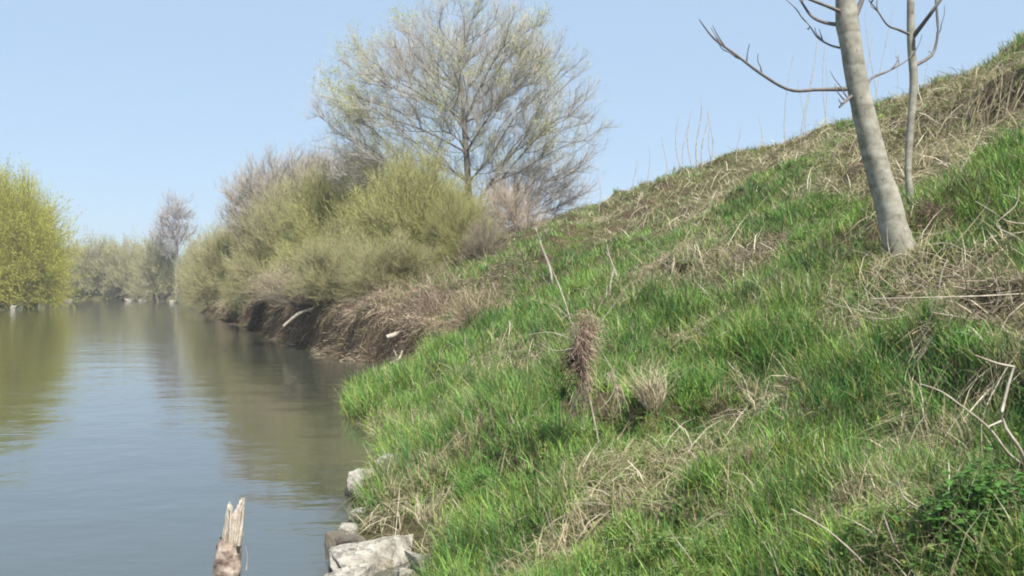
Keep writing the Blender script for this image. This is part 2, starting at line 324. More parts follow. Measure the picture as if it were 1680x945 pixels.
def litter(n, d0, d1, expo, thr, a0=-.3, a1=.62, flat=.35, lmul=1.):
    x, y = wedge(n, d0, d1, expo, a0, a1); dr = dryness(x, y); h = H(x, y)
    k = (h > .03) & (x < xr(y)+1) & (dr > thr+.3*rng.random(n)); x, y = x[k], y[k]; N = len(x); d = np.hypot(x, y); bs = np.clip(d/6, .9, 6)**.75
    z = H(x, y); L = rng.uniform(.10, .34, N)*np.clip(bs, 1, 1.6)*lmul
    an = rng.normal(2.4, 1.1, N); dirv = nrm(np.stack([np.cos(an), np.sin(an), np.abs(rng.normal(.05, flat, N))], 1))
    # lay the stems along the slope
    ex = x+dirv[:, 0]*L; ey = y+dirv[:, 1]*L; ez = H(ex, ey)+.02+dirv[:, 2]*L
    P0 = np.stack([x, y, z+.005], 1); P2 = np.stack([ex, ey, ez], 1); P1 = (P0+P2)/2+np.stack([rng.normal(0, .12, N)*L, rng.normal(0, .12, N)*L, rng.uniform(.02, .35, N)*L], 1)
    s = np.linspace(0, 1, 4)[None, :, None]; P = P0[:, None]*(1-s)**2+2*P1[:, None]*s*(1-s)+P2[:, None]*s**2
    W = (.0045*bs*rng.uniform(.5, 1.5, N))[:, None]*np.array([1, 1, .8, .2])
    V, F = ribbons(P, W, randdir(N)*[1, 1, .4])
    q = rng.random(N)[:, None]; c = np.array([.44, .38, .25])*(1-q)+np.array([.17, .14, .085])*q; c = np.where(rng.random((N, 1)) < .25, np.array([.20, .21, .09])*(.6+q), c); c = np.where(q < .12, [.6, .53, .41], c)
    return V, F, rep(c, 8)
V, F, c = cat([litter(70000, 1.6, 8, 1.4, .33), litter(60000, 8, 24, 1.5, .38), litter(22000, 24, 85, 1.7, .38, -.15, .35)])
link('dry_grass_litter', mk('dry_grass_litter', V, F, False, c), M_dry, kind='stuff', label='matted dead grass stems lying over the slope', category='dry grass')

def rosettes(n):
    x, y = wedge(n, 1.8, 14, 1.5); k = (H(x, y) > .08) & (x-xb(y) > .2) & (x < xr(y)) & (vn(x*1.6, y*1.4, 95) > .45); x, y = x[k], y[k]; n = len(x); m_ = 7
    R = rep(rng.uniform(.015, .05, n)*np.clip(np.hypot(x, y)/6, .8, 2)**.6, m_); hh = rep(rng.uniform(.02, .12, n), m_); x = rep(x, m_); y = rep(y, m_); N = len(x); a = rng.uniform(0, 6.283, N)
    st = np.stack([x+np.cos(a)*R*.3, y+np.sin(a)*R*.3, H(x, y)+hh*rng.uniform(.5, 1.2, N)], 1); dv = nrm(np.stack([np.cos(a), np.sin(a), rng.uniform(-.1, .6, N)], 1)); sd_ = nrm(np.cross(dv, [0, 0, 1.]))
    u = np.array([0, .3, .7, 1.])[None, :, None]; P = st[:, None]+dv[:, None]*R[:, None, None]*u+np.array([0, 0, -1.])*R[:, None, None]*.3*u**2
    V, F = ribbons(P, R[:, None]*np.array([.15, .6, .5, .05]), sd_); c = np.array([.10, .17, .05])*rng.uniform(.5, 1.6, (N, 1))+np.array([.06, .02, 0])*rng.random((N, 1)); return V, F, rep(c, 8)
V, F, c = rosettes(5200); link('ground_weeds', mk('ground_weeds', V, F, True, c), M_leaf, kind='stuff', label='small broad-leaved weeds scattered through the grass', category='weeds')

# dead reeds and roots hanging over the eroded far bank
def bank_reeds(n):
    y = 22.5+rng.random(n)**1.6*55; t = rng.gamma(2.2, .55, n)-.1; t = np.where(y < 25, t*.8, t); x = xb(y)+t
    h = H(x, y); z = np.maximum(h, .02); N = n; bs = np.clip(y/22, 1, 3)**.8
    L = rng.uniform(.25, .8, N)*np.clip(bs, 1, 1.5)
    hang = t < 1.1; L = L*np.where(hang, .6, .85)*(.4+1.2*vn(x*3, y*3, 15))
    dirv = nrm(np.stack([rng.normal(-.25, .8, N), rng.normal(-.2, .7, N), np.where(hang, rng.normal(.3, .7, N), np.abs(rng.normal(1.3, .5, N)))], 1))
    drop = np.where(hang, -rng.uniform(0, 1.0, N), -rng.uniform(0, .25, N))
    s = np.linspace(0, 1, 4)[None, :, None]
    P = np.stack([x, y, z], 1)[:, None]+L[:, None, None]*(dirv[:, None]*s)+ (L*drop)[:, None, None]*np.array([0, 0, 1.])*s**2
    P = P+rng.normal(0, .07, P.shape)*L[:, None, None]*s
    P[..., 2] = np.maximum(P[..., 2], .01)
    W = (.009*bs*rng.uniform(.5, 1.5, N))[:, None]*np.array([1, 1, .8, .2])
    V, F = ribbons(P, W, nrm(randdir(N)*[1, .5, .5]))
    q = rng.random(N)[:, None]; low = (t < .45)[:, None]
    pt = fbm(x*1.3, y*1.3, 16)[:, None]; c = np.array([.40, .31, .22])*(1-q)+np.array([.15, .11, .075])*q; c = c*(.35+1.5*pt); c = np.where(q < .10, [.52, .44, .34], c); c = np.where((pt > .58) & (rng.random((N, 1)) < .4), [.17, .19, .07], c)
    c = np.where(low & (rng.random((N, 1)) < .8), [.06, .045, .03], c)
    return V, F, rep(c, 8)
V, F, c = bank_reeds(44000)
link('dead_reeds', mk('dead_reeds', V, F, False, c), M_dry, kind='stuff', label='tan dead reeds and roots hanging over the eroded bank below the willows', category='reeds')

# ------------------------------------------------------------------ trees and shrubs
def grow(pts, root, rootpath, bf):
    """balanced spanning tree: joins every crown point to the limb that reaches it most directly"""
    n = len(pts); nodes = list(root); par = [-1]+list(range(len(root)-1)); path = list(rootpath)
    best = np.full(n, 1e9); bp = np.zeros(n, int); alive = np.ones(n, bool); idx = np.full(n, -1)
    for j, q in enumerate(root):
        c = np.linalg.norm(pts-q, axis=1)+bf*path[j]; m = c < best; best[m] = c[m]; bp[m] = j
    for _ in range(n):
        i = int(np.argmin(np.where(alive, best, 1e12))); alive[i] = False
        nodes.append(pts[i]); par.append(int(bp[i])); path.append(path[bp[i]]+np.linalg.norm(pts[i]-nodes[bp[i]])); j = len(nodes)-1
        c = np.linalg.norm(pts-pts[i], axis=1)+bf*path[j]; m = alive & (c < best); best[m] = c[m]; bp[m] = j
    return np.array(nodes), np.array(par)
def skeleton(nodes, par, nroot, rtip, expo, smooth=5, keep=0):
    n = len(nodes); cnt = np.zeros(n); ch = [[] for _ in range(n)]
    for i in range(1, n): ch[par[i]].append(i)
    order = np.argsort([0]*n, kind='stable')
    # topological accumulation
    st = [0]; topo = []
    while st:
        a = st.pop(); topo.append(a); st += ch[a]
    for a in reversed(topo): cnt[a] = max(1, sum(cnt[b] for b in ch[a]))
    main = [max(c, key=lambda b: cnt[b]) if c else -1 for c in ch]
    X = nodes.copy()
    for _ in range(smooth):
        Y = X.copy()
        for i in range(nroot, n):
            if main[i] >= 0: Y[i] = .5*X[i]+.25*X[par[i]]+.25*X[main[i]]
        X = Y
    r = rtip*cnt**expo
    chains = []; st = [(-1, 0)]
    while st:
        p0, a = st.pop(); ch_ = ([p0] if p0 >= 0 else []) + [a]
        while main[a] >= 0:
            for b in ch[a]:
                if b != main[a]: st.append((a, b))
            a = main[a]; ch_.append(a)
        chains.append(ch_)
    return X, r, chains, cnt
def chain_tubes(X, r, chains, thin, minr=0, sel=None):
    out = []
    groups = {}
    for c in chains:
        if sel and not sel(c): continue
        if len(c) < 2: continue
        P = X[c]; R = r[c].copy(); R[0] = min(R[0], R[1]*1.5); R[-1] *= .5
        K = 4 if len(c) <= 4 else 8 if len(c) <= 10 else 24
        d = np.r_[0, np.cumsum(np.linalg.norm(np.diff(P, axis=0), axis=1))]
        Q = spline(P, K); u = np.linspace(0, d[-1], K); RR = np.interp(u, d, R)
        groups.setdefault((K, bool(R.max() > thin)), []).append((Q, RR))
    for (K, big), L in groups.items():
        V, F = tubes(np.stack([a for a, _ in L]), np.stack([b_ for _, b_ in L]), 8 if big else 4); out.append((V, F, np.zeros(3)))
    V, F, _ = cat(out); return V, F
def twigs(start, dirv, L, r0, K=4, bend=.25, wob=.06, sides=3):
    N = len(start); s = np.linspace(0, 1, K)[None, :, None]
    P = start[:, None]+L[:, None, None]*(dirv[:, None]*s+np.array([0, 0, 1.])*bend*s**2)
    P = P+rng.normal(0, 1, P.shape)*wob*L[:, None, None]*s
    R = np.asarray(r0)[..., None]*np.linspace(1, .35, K)[None]*np.ones((N, 1)); V, F = tubes(P, R, sides); return V, F, P
def ell(n, lobes, shell=.5):
    """points in a union of ellipsoids, favouring the outside"""
    w = np.array([l[1][0]*l[1][1]*l[1][2] for l in lobes])**.8; k = rng.choice(len(lobes), n, p=w/w.sum())
    c = np.array([l[0] for l in lobes])[k]; r = np.array([l[1] for l in lobes])[k]
    return c+randdir(n)*r*(rng.random(n)**shell)[:, None]

def bare_tree(name, label, base, root, lobes, n, rtip, bark, twc, ntw, twl, twr, leafc=None, nleaf=0, lsize=.05, leafbias=0, expo=.5, bf=.45, category='tree', group=None, zmin=1.5):
    """lobes and root in local coordinates"""
    t = link(name, None, None, None, label, category, group, loc=base)
    pts = ell(n, lobes); pts = pts[pts[:, 2] > zmin]
    root = np.asarray(root, float); rp = np.r_[0, np.cumsum(np.linalg.norm(np.diff(root, axis=0), axis=1))]
    nodes, par = grow(pts, root, rp*.75, bf); X, r, chains, cnt = skeleton(nodes, par, len(root), rtip, expo)
    V, F = chain_tubes(X, r, chains[:1], .02); link('trunk', mk('trunk', V, F, True), bark, t)
    V, F = chain_tubes(X, r, chains[1:], .02); link('branches', mk('branches', V, F, True), bark, t)
    thin = np.nonzero(cnt < 25)[0]; k = rng.choice(thin, ntw); pd = nrm(X[k]-X[par[k]]); ctr = X[:, :].mean(0)
    outd = nrm(X[k]-ctr*[1, 1, .6]); dv = nrm(pd*.6+outd*.5+randdir(ntw)*.75+[0, 0, .25]); L = twl*rng.uniform(.4, 1.3, ntw)
    f = rng.random(ntw)[:, None]; st = X[k]*(1-f)+X[par[k]]*f
    V, F, P = twigs(st, dv, L, np.full(ntw, twr))
    # second order
    q = rng.choice(ntw, ntw); e = P[q, 2]; V2, F2, P2 = twigs(e, nrm(dv[q]+randdir(ntw)*.8+[0, 0, .2]), L[q]*.6, np.full(ntw, twr*.75))
    cc = np.array(twc)*rng.uniform(.65, 1.35, (ntw, 1)); V, F, c = cat([(V, F, rep(cc, 12)), (V2, F2, rep(cc[q], 12))])
    link('crown', mk('crown', V, F, False, c), M_twig, t)
    if nleaf:
        tips = np.concatenate([P[:, -1], P2[:, -1], P2[:, -2]]); w = np.exp(leafbias*(tips[:, 2]-tips[:, 2].max())); pr = w*np.clip(fbm(tips[:, 0]*.8, tips[:, 2]*.8, 91)-.3, .02, 1)**2
        k = rng.choice(len(tips), nleaf, p=pr/pr.sum()); V, F = leaf_quads(tips[k]+rng.normal(0, .05, (nleaf, 3)), lsize)
        c = np.array(leafc)*rng.uniform(.7, 1.3, (nleaf, 1)); link('leaves', mk('leaves', V, F, False, rep(c, 4)), M_leaf, t)
    return t

def shrub_meshes(seed, w, h, stemc, leafc, nst=110, ntw=9000, nleaf=16000, lsize=.06, twr=.006, squash=1., lean=0.):
    """a many-stemmed willow shrub: fanned stems, upward twigs, small young leaves. returns (stems, twigs, leaves)"""
    global rng
    keep = rng; rng = np.random.default_rng(seed)
    # ends on an uneven dome
    an = rng.uniform(0, 2*np.pi, nst); el = np.arcsin(rng.uniform(-.12, 1, nst)); el = np.where(el < 0, el*.6, el); lob = .82+.3*vn(np.cos(an)*1.7+5, np.sin(an)*1.7+el*2, seed)
    rr = lob*rng.uniform(.72, 1.0, nst)
    E = np.stack([w*np.cos(el)*np.cos(an)*rr+lean*np.sin(el), w*squash*np.cos(el)*np.sin(an)*rr, h*(.10+.90*np.sign(np.sin(el))*np.abs(np.sin(el))**.9)*rr], 1)
    B = np.stack([np.cos(an)*w*.22*rng.random(nst), np.sin(an)*w*.22*squash*rng.random(nst), np.full(nst, -.15)], 1)
    Mid = B*.5+E*.5+np.stack([0*an, 0*an, .20*h*np.cos(el)], 1)+rng.normal(0, .05*w, (nst, 3))
    s = np.linspace(0, 1, 8)[None, :, None]; P = B[:, None]*(1-s)**2+2*Mid[:, None]*s*(1-s)+E[:, None]*s**2
    P = P+rng.normal(0, .02*w, P.shape)*s
    R = (twr*rng.uniform(2.5, 5, nst))[:, None]*np.linspace(1, .3, 8)[None]
    SV, SF = tubes(P, R, 4)
    def sub(P, n, L, r, spread, f0=.15):
        N, K, _ = P.shape; i = rng.integers(0, N, n); u = (f0+(1-f0)*rng.random(n)**.75)*(K-1); k = np.minimum(u.astype(int), K-2); f = (u-k)[:, None]
        st = P[i, k]*(1-f)+P[i, k+1]*f; tg = nrm(P[i, k+1]-P[i, k])
        dv = nrm(tg+randdir(n)*spread+[0, 0, .35]); V, F, Q = twigs(st, dv, L*rng.uniform(.5, 1.15, n), np.full(n, r), 4, .10, .06)
        return V, F, Q
    V1, F1, Q1 = sub(P, ntw//3, .22*h, twr*1.2, .7, .05); V2, F2, Q2 = sub(Q1, ntw, .11*h, twr*.85, .9)
    c1 = np.array(stemc)*rng.uniform(.7, 1.35, (len(Q1), 1)); c2 = np.array(stemc)*.5+np.array(leafc)*.5; c2 = c2*rng.uniform(.7, 1.35, (len(Q2), 1))
    V, F, c = cat([(V1, F1, rep(c1, 12)), (V2, F2, rep(c2, 12))])
    ms = mk('stems', SV, SF, True); mt = mk('twigs', V, F, False, c); ml = None
    if nleaf:
        q = rng.integers(0, len(Q2), nleaf); kk = rng.integers(1, 4, nleaf); LV, LF = leaf_quads(Q2[q, kk]+rng.normal(0, .03, (nleaf, 3)), lsize, .5)
        tone = fbm(Q2[q, 0, 0]*1.2, Q2[q, 0, 2]*1.2, seed+3)[:, None]
        lc = np.array(leafc)*(.7+.7*tone)*rng.uniform(.75, 1.3, (nleaf, 1)); ml = mk('leaves', LV, LF, False, rep(lc, 4))
    rng = keep; return ms, mt, ml
def shrub(name, label, px, d, hw, top, meshes, w, h, bark, rot=0., group=None, x=None, category='shrub', sy=None):
    """hw and top in photograph pixels: they give the shrub's real width and height at its distance"""
    X = (px-CX)/FPX*d if x is None else x; z = max(Hs(X, d), .05)
    hw_m = hw/FPX*d; H_m = (CY-top)/FPX*d+CAMZ-z
    t = link(name, None, None, None, label, category, group, loc=(X, d, z)); t.rotation_euler = (0, 0, rot)
    t.scale = (hw_m/w, (sy if sy else hw_m)/w, H_m/h)
    ms, mt, ml = meshes; link('stems', ms, bark, t); link('twigs', mt, M_twig, t)
    if ml: link('leaves', ml, M_leaf, t)
    return t
OLV = (.20, .19, .075); YG = (.27, .28, .06)
A = shrub_meshes(1, 2.6, 5, (.27, .24, .13), (.34, .36, .12), 170, 24000, 70000, .048, .006)
B_ = shrub_meshes(2, 3.0, 4.5, (.27, .235, .15), (.32, .33, .13), 170, 24000, 50000, .048, .006)
Cc = shrub_meshes(3, 2.4, 4, (.30, .25, .19), (.28, .25, .15), 110, 7500, 2500, .04, .006)
Yl = shrub_meshes(4, 7, 13, (.28, .25, .07), (.36, .37, .06), 240, 26000, 150000, .15, .014)
Fr = shrub_meshes(5, 5, 9, (.30, .27, .19), (.36, .35, .16), 150, 12000, 36000, .19, .017)
gR = 'willow shrubs along the right bank'
shrub('willow_shrub', 'largest yellow-green willow shrub, right in front of the big bare tree trunk', 690, 34, 118, 250, A, 2.6, 5, M_willow_bark, .3, gR)
shrub('willow_shrub', 'olive-green willow shrub just left of the largest yellow-green one', 580, 38, 115, 255, A, 2.6, 5, M_willow_bark, 2.1, gR)
shrub('willow_shrub', 'rounded olive willow shrub below the bare grey bush, its foot on the bank edge', 485, 43, 105, 300, B_, 3., 4.5, M_willow_bark, .8, gR)
shrub('willow_shrub', 'low olive willow shrub leaning to the water left of the rounded one', 405, 55, 88, 338, B_, 3., 4.5, M_willow_bark, 2.9, gR)
shrub('willow_shrub', 'brownish low willow shrub in front at the bank edge, above the dead reeds', 560, 31, 85, 375, B_, 3., 4.5, M_willow_bark, 4.2, gR)
shrub('willow_shrub', 'small willow shrub next to the bare tree trunk, above the brown cove', 752, 31, 55, 310, A, 2.6, 5, M_willow_bark, 5.1, gR)
shrub('willow_shrub', 'willow shrub at the far end of the right bank row, beside the lone bare tree', 352, 74, 52, 385, B_, 3., 4.5, M_willow_bark, 1.2, gR)
shrub('willow_shrub', 'dull grey-olive shrub low over the water below the second shrub from the left', 440, 46, 75, 400, B_, 3., 4.5, M_willow_bark, 3.6, gR)
gB = 'bare grey shrubs on the right bank'
shrub('bare_shrub', 'low bare brown bush at the foot of the big tree', 797, 30, 45, 350, Cc, 2.4, 4, M_grey_bark, 5.6, gB)
shrub('willow_shrub', 'low brownish-olive willow shrub in the middle of the row, just above the dead reeds', 645, 29.5, 95, 385, B_, 3., 4.5, M_willow_bark, 1.6, gR)
shrub('bare_shrub', 'low tangled bare brown bush at the bank edge above the thin pale fallen branch', 500, 33, 90, 425, Cc, 2.4, 4, M_grey_bark, 2.6, gB)
gL = 'yellow willows on the left bank'
shrub('yellow_willow', 'tall bright yellow-green willow cut by the left edge of the picture', -14, 90, 108, 262, Yl, 7, 13, M_willow_bark, .4, gL, category='willow')
shrub('yellow_willow', 'lower yellow willow right behind the tall one on the left bank', 50, 100, 50, 330, Yl, 7, 13, M_willow_bark, 2.2, gL, category='willow')
shrub('yellow_willow', 'yellow willow mostly outside the left edge of the picture', -120, 80, 90, 215, Yl, 7, 13, M_willow_bark, 4.2, gL, category='willow')
gF = 'far shrubs closing the river bend'
for px, d, hw, top, r, lab in [(112, 157, 40, 400, .2, 'leftmost far olive shrub beside the yellow willows'), (160, 157, 50, 389, 1.3, 'broad rounded grey-green shrub at the middle of the far bank'),
                               (215, 155, 42, 392, 2.6, 'far olive shrub between the broad one and the lone bare tree'), (262, 144, 38, 385, 3.9, 'far shrub standing at the foot of the lone bare tree'),
                               (318, 122, 30, 405, 5.0, 'far greener shrub just right of the lone bare tree')]:
    shrub('far_shrub', lab, px, d, hw, top, Fr, 5, 9, M_willow_bark, r, gF)

D = 36.0; S = D/FPX
bz = Hs((782-CX)*S, D); base = np.array([(782-CX)*S, D, bz])
def loc(px, py, dy=0): return at(px, py, D+0)-base+[0, dy, 0]
root = [(0, 0, -.2), loc(776, 400), loc(770, 350), loc(768, 300), loc(765, 250), loc(761, 200, .1), loc(758, 150, .1), loc(752, 100, .2)]
lobes = [(loc(765, 165), (3.6, 3.4, 3.9)), (loc(590, 190, .3), (2.0, 2.2, 3.0)), (loc(892, 215), (2.35, 2.6, 3.1)), (loc(690, 120, -.5), (1.8, 2, 2.2)), (loc(835, 90), (2.2, 2, 1.9)), (loc(620, 270, .5), (2.2, 2, .8)), (loc(530, 175, .5), (.5, .6, .5)), (loc(935, 275, .0), (.9, 1, .6))]
bare_tree('bare_willow_tree', 'large domed tree with bare grey branches and a faint yellow-green tint on top', base, root, lobes, 2700, .0055, M_grey_bark, (.39, .365, .32), 22000, .50, .0045,
          (.44, .46, .12), 28000, .06, .3, .47, .42, zmin=1.6)
def bush(label, px, D, lobes_px, n, ntw, col, twl=.5, rt=.005):
    global loc, S
    S = D/FPX; base = np.array([(px-CX)*S, D, Hs((px-CX)*S, D)])
    def loc(a, b_, dy=0): return at(a, b_, D)-base+[0, dy, 0]
    lob = [(loc(a, b_, dy), (rx*S, max(rx, ry)*S*.8, ry*S)) for a, b_, rx, ry, dy in lobes_px]; top = lob[0][0]
    bare_tree('bare_shrub', label, base, [(0, 0, -.2), top*[.15, .3, .25], top*[.4, .5, .5]], lob, n, rt, M_grey_bark, col, ntw, twl, rt, group=gB, category='shrub', zmin=.3, bf=.6)
bush('bare grey twiggy bush rising behind the green willows, left of the big tree', 460, 52, [(460, 330, 82, 84, 0), (430, 350, 70, 60, 0), (520, 310, 50, 50, 0)], 700, 9000, (.34, .30, .25), .7, .008)
bush('bare grey bush filling the gap between the grey bush and the big tree', 550, 48, [(550, 320, 70, 70, 0), (600, 300, 50, 40, 0)], 500, 6000, (.34, .30, .25), .6, .007)
bush('bare brown-grey thicket to the right of the big tree trunk', 845, 37, [(845, 350, 70, 85, 0), (870, 310, 75, 50, 0), (925, 325, 60, 40, 0)], 420, 3000, (.40, .35, .32), .5, .005)
bush('low bare bush where the thicket meets the grassy slope', 860, 33, [(845, 385, 60, 75, 0), (800, 380, 45, 70, 0)], 220, 1500, (.40, .33, .26), .55, .0045)
D = 140.; S = D/FPX; base = np.array([(288-CX)*S, D, Hs((288-CX)*S, D)]); 
def loc(px, py, dy=0): return at(px, py, D+0)-base+[0, dy, 0]
root = [(0, 0, -.2), loc(289, 440), loc(290, 400), loc(291, 360), loc(290, 335)]
lobes = [(loc(288, 355), (2.9, 2.5, 2.8)), (loc(272, 390), (2.6, 2, 2.6)), (loc(305, 395), (2.0, 2, 2.6))]
bare_tree('bare_tree', 'lone small bare tree on the far bank where the river bends', base, root, lobes, 260, .018, M_grey_bark, (.32, .28, .26), 1700, 1.1, .02, expo=.45)

# ------------------------------------------------------------------ haze
hx = (-320, 60); hy = (-41, 330); hz = (-2.2, 26)
V = [(x, y, z) for z in hz for y in hy for x in hx]
m = bpy.data.materials.new('pale_air'); m.use_nodes = True; m.node_tree.nodes.remove(m.node_tree.nodes['Principled BSDF'])
pv = m.node_tree.nodes.new('ShaderNodeVolumePrincipled'); pv.inputs['Color'].default_value = (.93, .96, 1, 1); pv.inputs['Density'].default_value = .0008; pv.inputs['Anisotropy'].default_value = .2
m.node_tree.links.new(pv.outputs[0], m.node_tree.nodes['Material Output'].inputs['Volume'])
link('haze', mk('haze', V, [(0, 2, 3, 1), (4, 5, 7, 6), (0, 1, 5, 4), (2, 6, 7, 3), (0, 4, 6, 2), (1, 3, 7, 5)]), m, kind='stuff', label='thin pale spring haze over the river', category='haze')

# ------------------------------------------------------------------ near trunk and sapling on the slope
m, nt, p, out = newmat('smooth_grey_bark'); co = objco(nt, (4, 4, 9)); n1 = noise(nt, 1.6, 6, co, .6); n2 = noise(nt, 5, 5, objco(nt, (2, 2, 2)), .6)
r1 = ramp(nt, n1.outputs[0], [(.25, (.22, .205, .17)), (.5, (.30, .287, .24)), (.75, (.38, .365, .31))]); r2 = ramp(nt, n2.outputs[0], [(.35, (.62, .62, .57)), (.6, (1, 1, 1))])
mx = nt.nodes.new('ShaderNodeMix'); mx.data_type = 'RGBA'; mx.blend_type = 'MULTIPLY'; mx.inputs[0].default_value = 1
nt.links.new(r1.outputs[0], mx.inputs[6]); nt.links.new(r2.outputs[0], mx.inputs[7])
n4 = noise(nt, 26, 6, objco(nt, (1, 1, .6)), .7); r4 = ramp(nt, n4.outputs[0], [(.34, (.6, .58, .54)), (.44, (1, 1, 1)), (.66, (1, 1, 1)), (.72, (1.25, 1.27, 1.2))])
wv = nt.nodes.new('ShaderNodeTexWave'); wv.bands_direction = 'Z'; wv.inputs['Scale'].default_value = .55; wv.inputs['Distortion'].default_value = 14; wv.inputs['Detail'].default_value = 4; nt.links.new(objco(nt, (1.2, 1.2, 2.2)), wv.inputs[0])
r5 = ramp(nt, wv.outputs[1], [(.0, (.80, .79, .77)), (.12, (1, 1, 1))])
ma = nt.nodes.new('ShaderNodeMix'); ma.data_type = 'RGBA'; ma.blend_type = 'MULTIPLY'; ma.inputs[0].default_value = 1; nt.links.new(mx.outputs[2], ma.inputs[6]); nt.links.new(r4.outputs[0], ma.inputs[7])
mb = nt.nodes.new('ShaderNodeMix'); mb.data_type = 'RGBA'; mb.blend_type = 'MULTIPLY'; mb.inputs[0].default_value = 1; nt.links.new(ma.outputs[2], mb.inputs[6]); nt.links.new(r5.outputs[0], mb.inputs[7])
nt.links.new(mb.outputs[2], p.inputs['Base Color']); p.inputs['Roughness'].default_value = .8; p.inputs['Specular IOR Level'].default_value = .2
b = nt.nodes.new('ShaderNodeBump'); b.inputs['Strength'].default_value = .35; b.inputs['Distance'].default_value = .006; nt.links.new(n1.outputs[0], b.inputs['Height']); nt.links.new(b.outputs[0], p.inputs['Normal'])
M_ash = m
M_branch = bark_mat('dark_branch_bark', (.09, .08, .075), (.20, .18, .165))
def limb(pts, widths, K, sides, base, bump=0., seed=0):
    """pts (m,3) world, widths diameters in metres"""
    q = spline(np.c_[np.asarray(pts), np.asarray(widths)[:, None]/2], K); P = q[:, :3]-base; R = np.maximum(q[:, 3], .0006)
    V, F = tubes(P[None], R[None], sides)
    if bump:
        V = V.reshape(K, sides, 3); a = np.arange(sides)/sides*6.283; zz = np.linspace(0, K*.35, K)
        f = 1+bump*(fbm(np.cos(a)[None]*1.5+4+0*zz[:, None], np.sin(a)[None]*1.5+zz[:, None], seed)-.5)*2
        V = P[:, None]+(V-P[:, None])*f[..., None]; V = V.reshape(-1, 3)
    return V, F
def side_twigs(par, pts, base, n, w, seed):
    r_ = np.random.default_rng(seed+40); q = spline(np.asarray(pts), 30)
    for _ in range(n):
        i_ = int(r_.uniform(.35, .97)*29); t0 = nrm(q[min(i_+1, 29)]-q[i_-1]); dv = nrm(t0*.7+r_.normal(0, .5, 3)+[0, 0, .45]); L = r_.uniform(.06, .22)
        P = [q[i_]+dv*L*f+np.array([0, 0, .25*L*f*f])+r_.normal(0, .012, 3)*f for f in np.linspace(0, 1, 5)]
        V, F = limb(P, np.linspace(w, w*.35, 5), 10, 5, base); link('twig', mk('twig', V, F, True), M_branch, par)
g0 = G(1480, 420); Dt = g0[1]; px2m = Dt/FPX
base = g0+[0, 0, -.0]
tr = link('young_tree', None, None, None, 'smooth pale grey tree trunk leaning left out of the grassy slope', 'tree', loc=base)
cl = [(1489, 452, 74), (1484, 432, 62), (1478, 412, 52), (1468, 380, 46), (1455, 330, 42), (1438, 270, 39), (1423, 210, 37), (1409, 150, 35), (1399, 90, 34), (1390, 35, 36), (1386, -20, 30), (1380, -120, 28), (1372, -260, 24), (1368, -420, 18), (1365, -600, 10), (1360, -760, 3)]
V, F = limb([at(a, b_, Dt) for a, b_, w in cl], [w*px2m for a, b_, w in cl], 160, 36, base, .09, 3)
link('trunk', mk('trunk', V, F, True), M_ash, tr)
brs = [[(1388, 146, 0, 8.0), (1340, 147, -.1, 5.6), (1298, 148, -.2, 5.2), (1250, 122, -.3, 4.8), (1205, 88, -.35, 4.0), (1170, 62, -.4, 3.2), (1147, 32, -.45, 1.6)],
       [(1388, 42, 0, 8.0), (1350, 36, .1, 5.6), (1330, 25, .2, 4.8), (1318, 8, .2, 4.0), (1300, -30, .3, 3.2), (1280, -80, .3, 1.6)],
       [(1386, 22, 0, 7.2), (1362, 12, -.1, 5.6), (1322, -4, -.2, 4.8), (1270, -30, -.3, 3.2), (1230, -70, -.3, 1.6)],
       [(1393, 45, 0, 11.2), (1405, 22, .1, 9.6), (1416, -5, .1, 8.8), (1430, -60, .2, 7.2), (1450, -160, .3, 5.6), (1480, -300, .4, 2.4)],
       [(1385, 80, .02, 4.0), (1362, 74, .1, 3.2), (1342, 62, .15, 2.8), (1328, 42, .2, 2.0), (1316, 28, .2, 0.8)],
       [(1408, 150, .05, 4.8), (1385, 168, -.12, 4.8), (1377, 176, -.16, 3.2)],
       [(1422, 150, .1, 4.8), (1428, 130, .3, 4.8), (1458, 116, .5, 3.6), (1485, 101, .6, 2.4), (1500, 88, .7, 0.8)],
       [(1383, -60, 0, 9.6), (1330, -120, -.1, 7.2), (1270, -220, -.3, 4.8), (1220, -340, -.3, 1.6)],
       [(1375, -200, 0, 9.6), (1430, -280, .2, 6.4), (1500, -400, .4, 4.0), (1540, -520, .5, 1.6)],
       [(1370, -320, 0, 8.0), (1310, -420, .0, 5.6), (1260, -560, -.3, 1.6)]]
for k, bb in enumerate(brs):
    V, F = limb([at(a, b_, Dt+dy) for a, b_, dy, w in bb], [w*px2m for *_, w in bb], 24, 8, base, .0)
    br_ = link('branch', mk('branch', V, F, True), M_branch, tr); side_twigs(br_, [at(a, b_, Dt+dy) for a, b_, dy, w in bb], base, 2+len(bb)//2, 3.0*px2m, k)
g0 = G(1494, 338); Ds = g0[1]; s_ = Ds/FPX; base = g0
sp = link('sapling', None, None, None, 'thin upright sapling just behind the leaning pale trunk', 'tree', loc=base)
cl = [(1495, 350, 15), (1494, 325, 13), (1490, 290, 11), (1492, 235, 12), (1496, 180, 12), (1499, 130, 13), (1495, 75, 13), (1494, 20, 12), (1494, -60, 10), (1490, -200, 8), (1486, -400, 4), (1484, -500, 1.5)]
V, F = limb([at(a, b_, Ds) for a, b_, w in cl], [w*s_ for a, b_, w in cl], 60, 12, base, .05, 9)
link('trunk', mk('trunk', V, F, True), M_ash, sp)
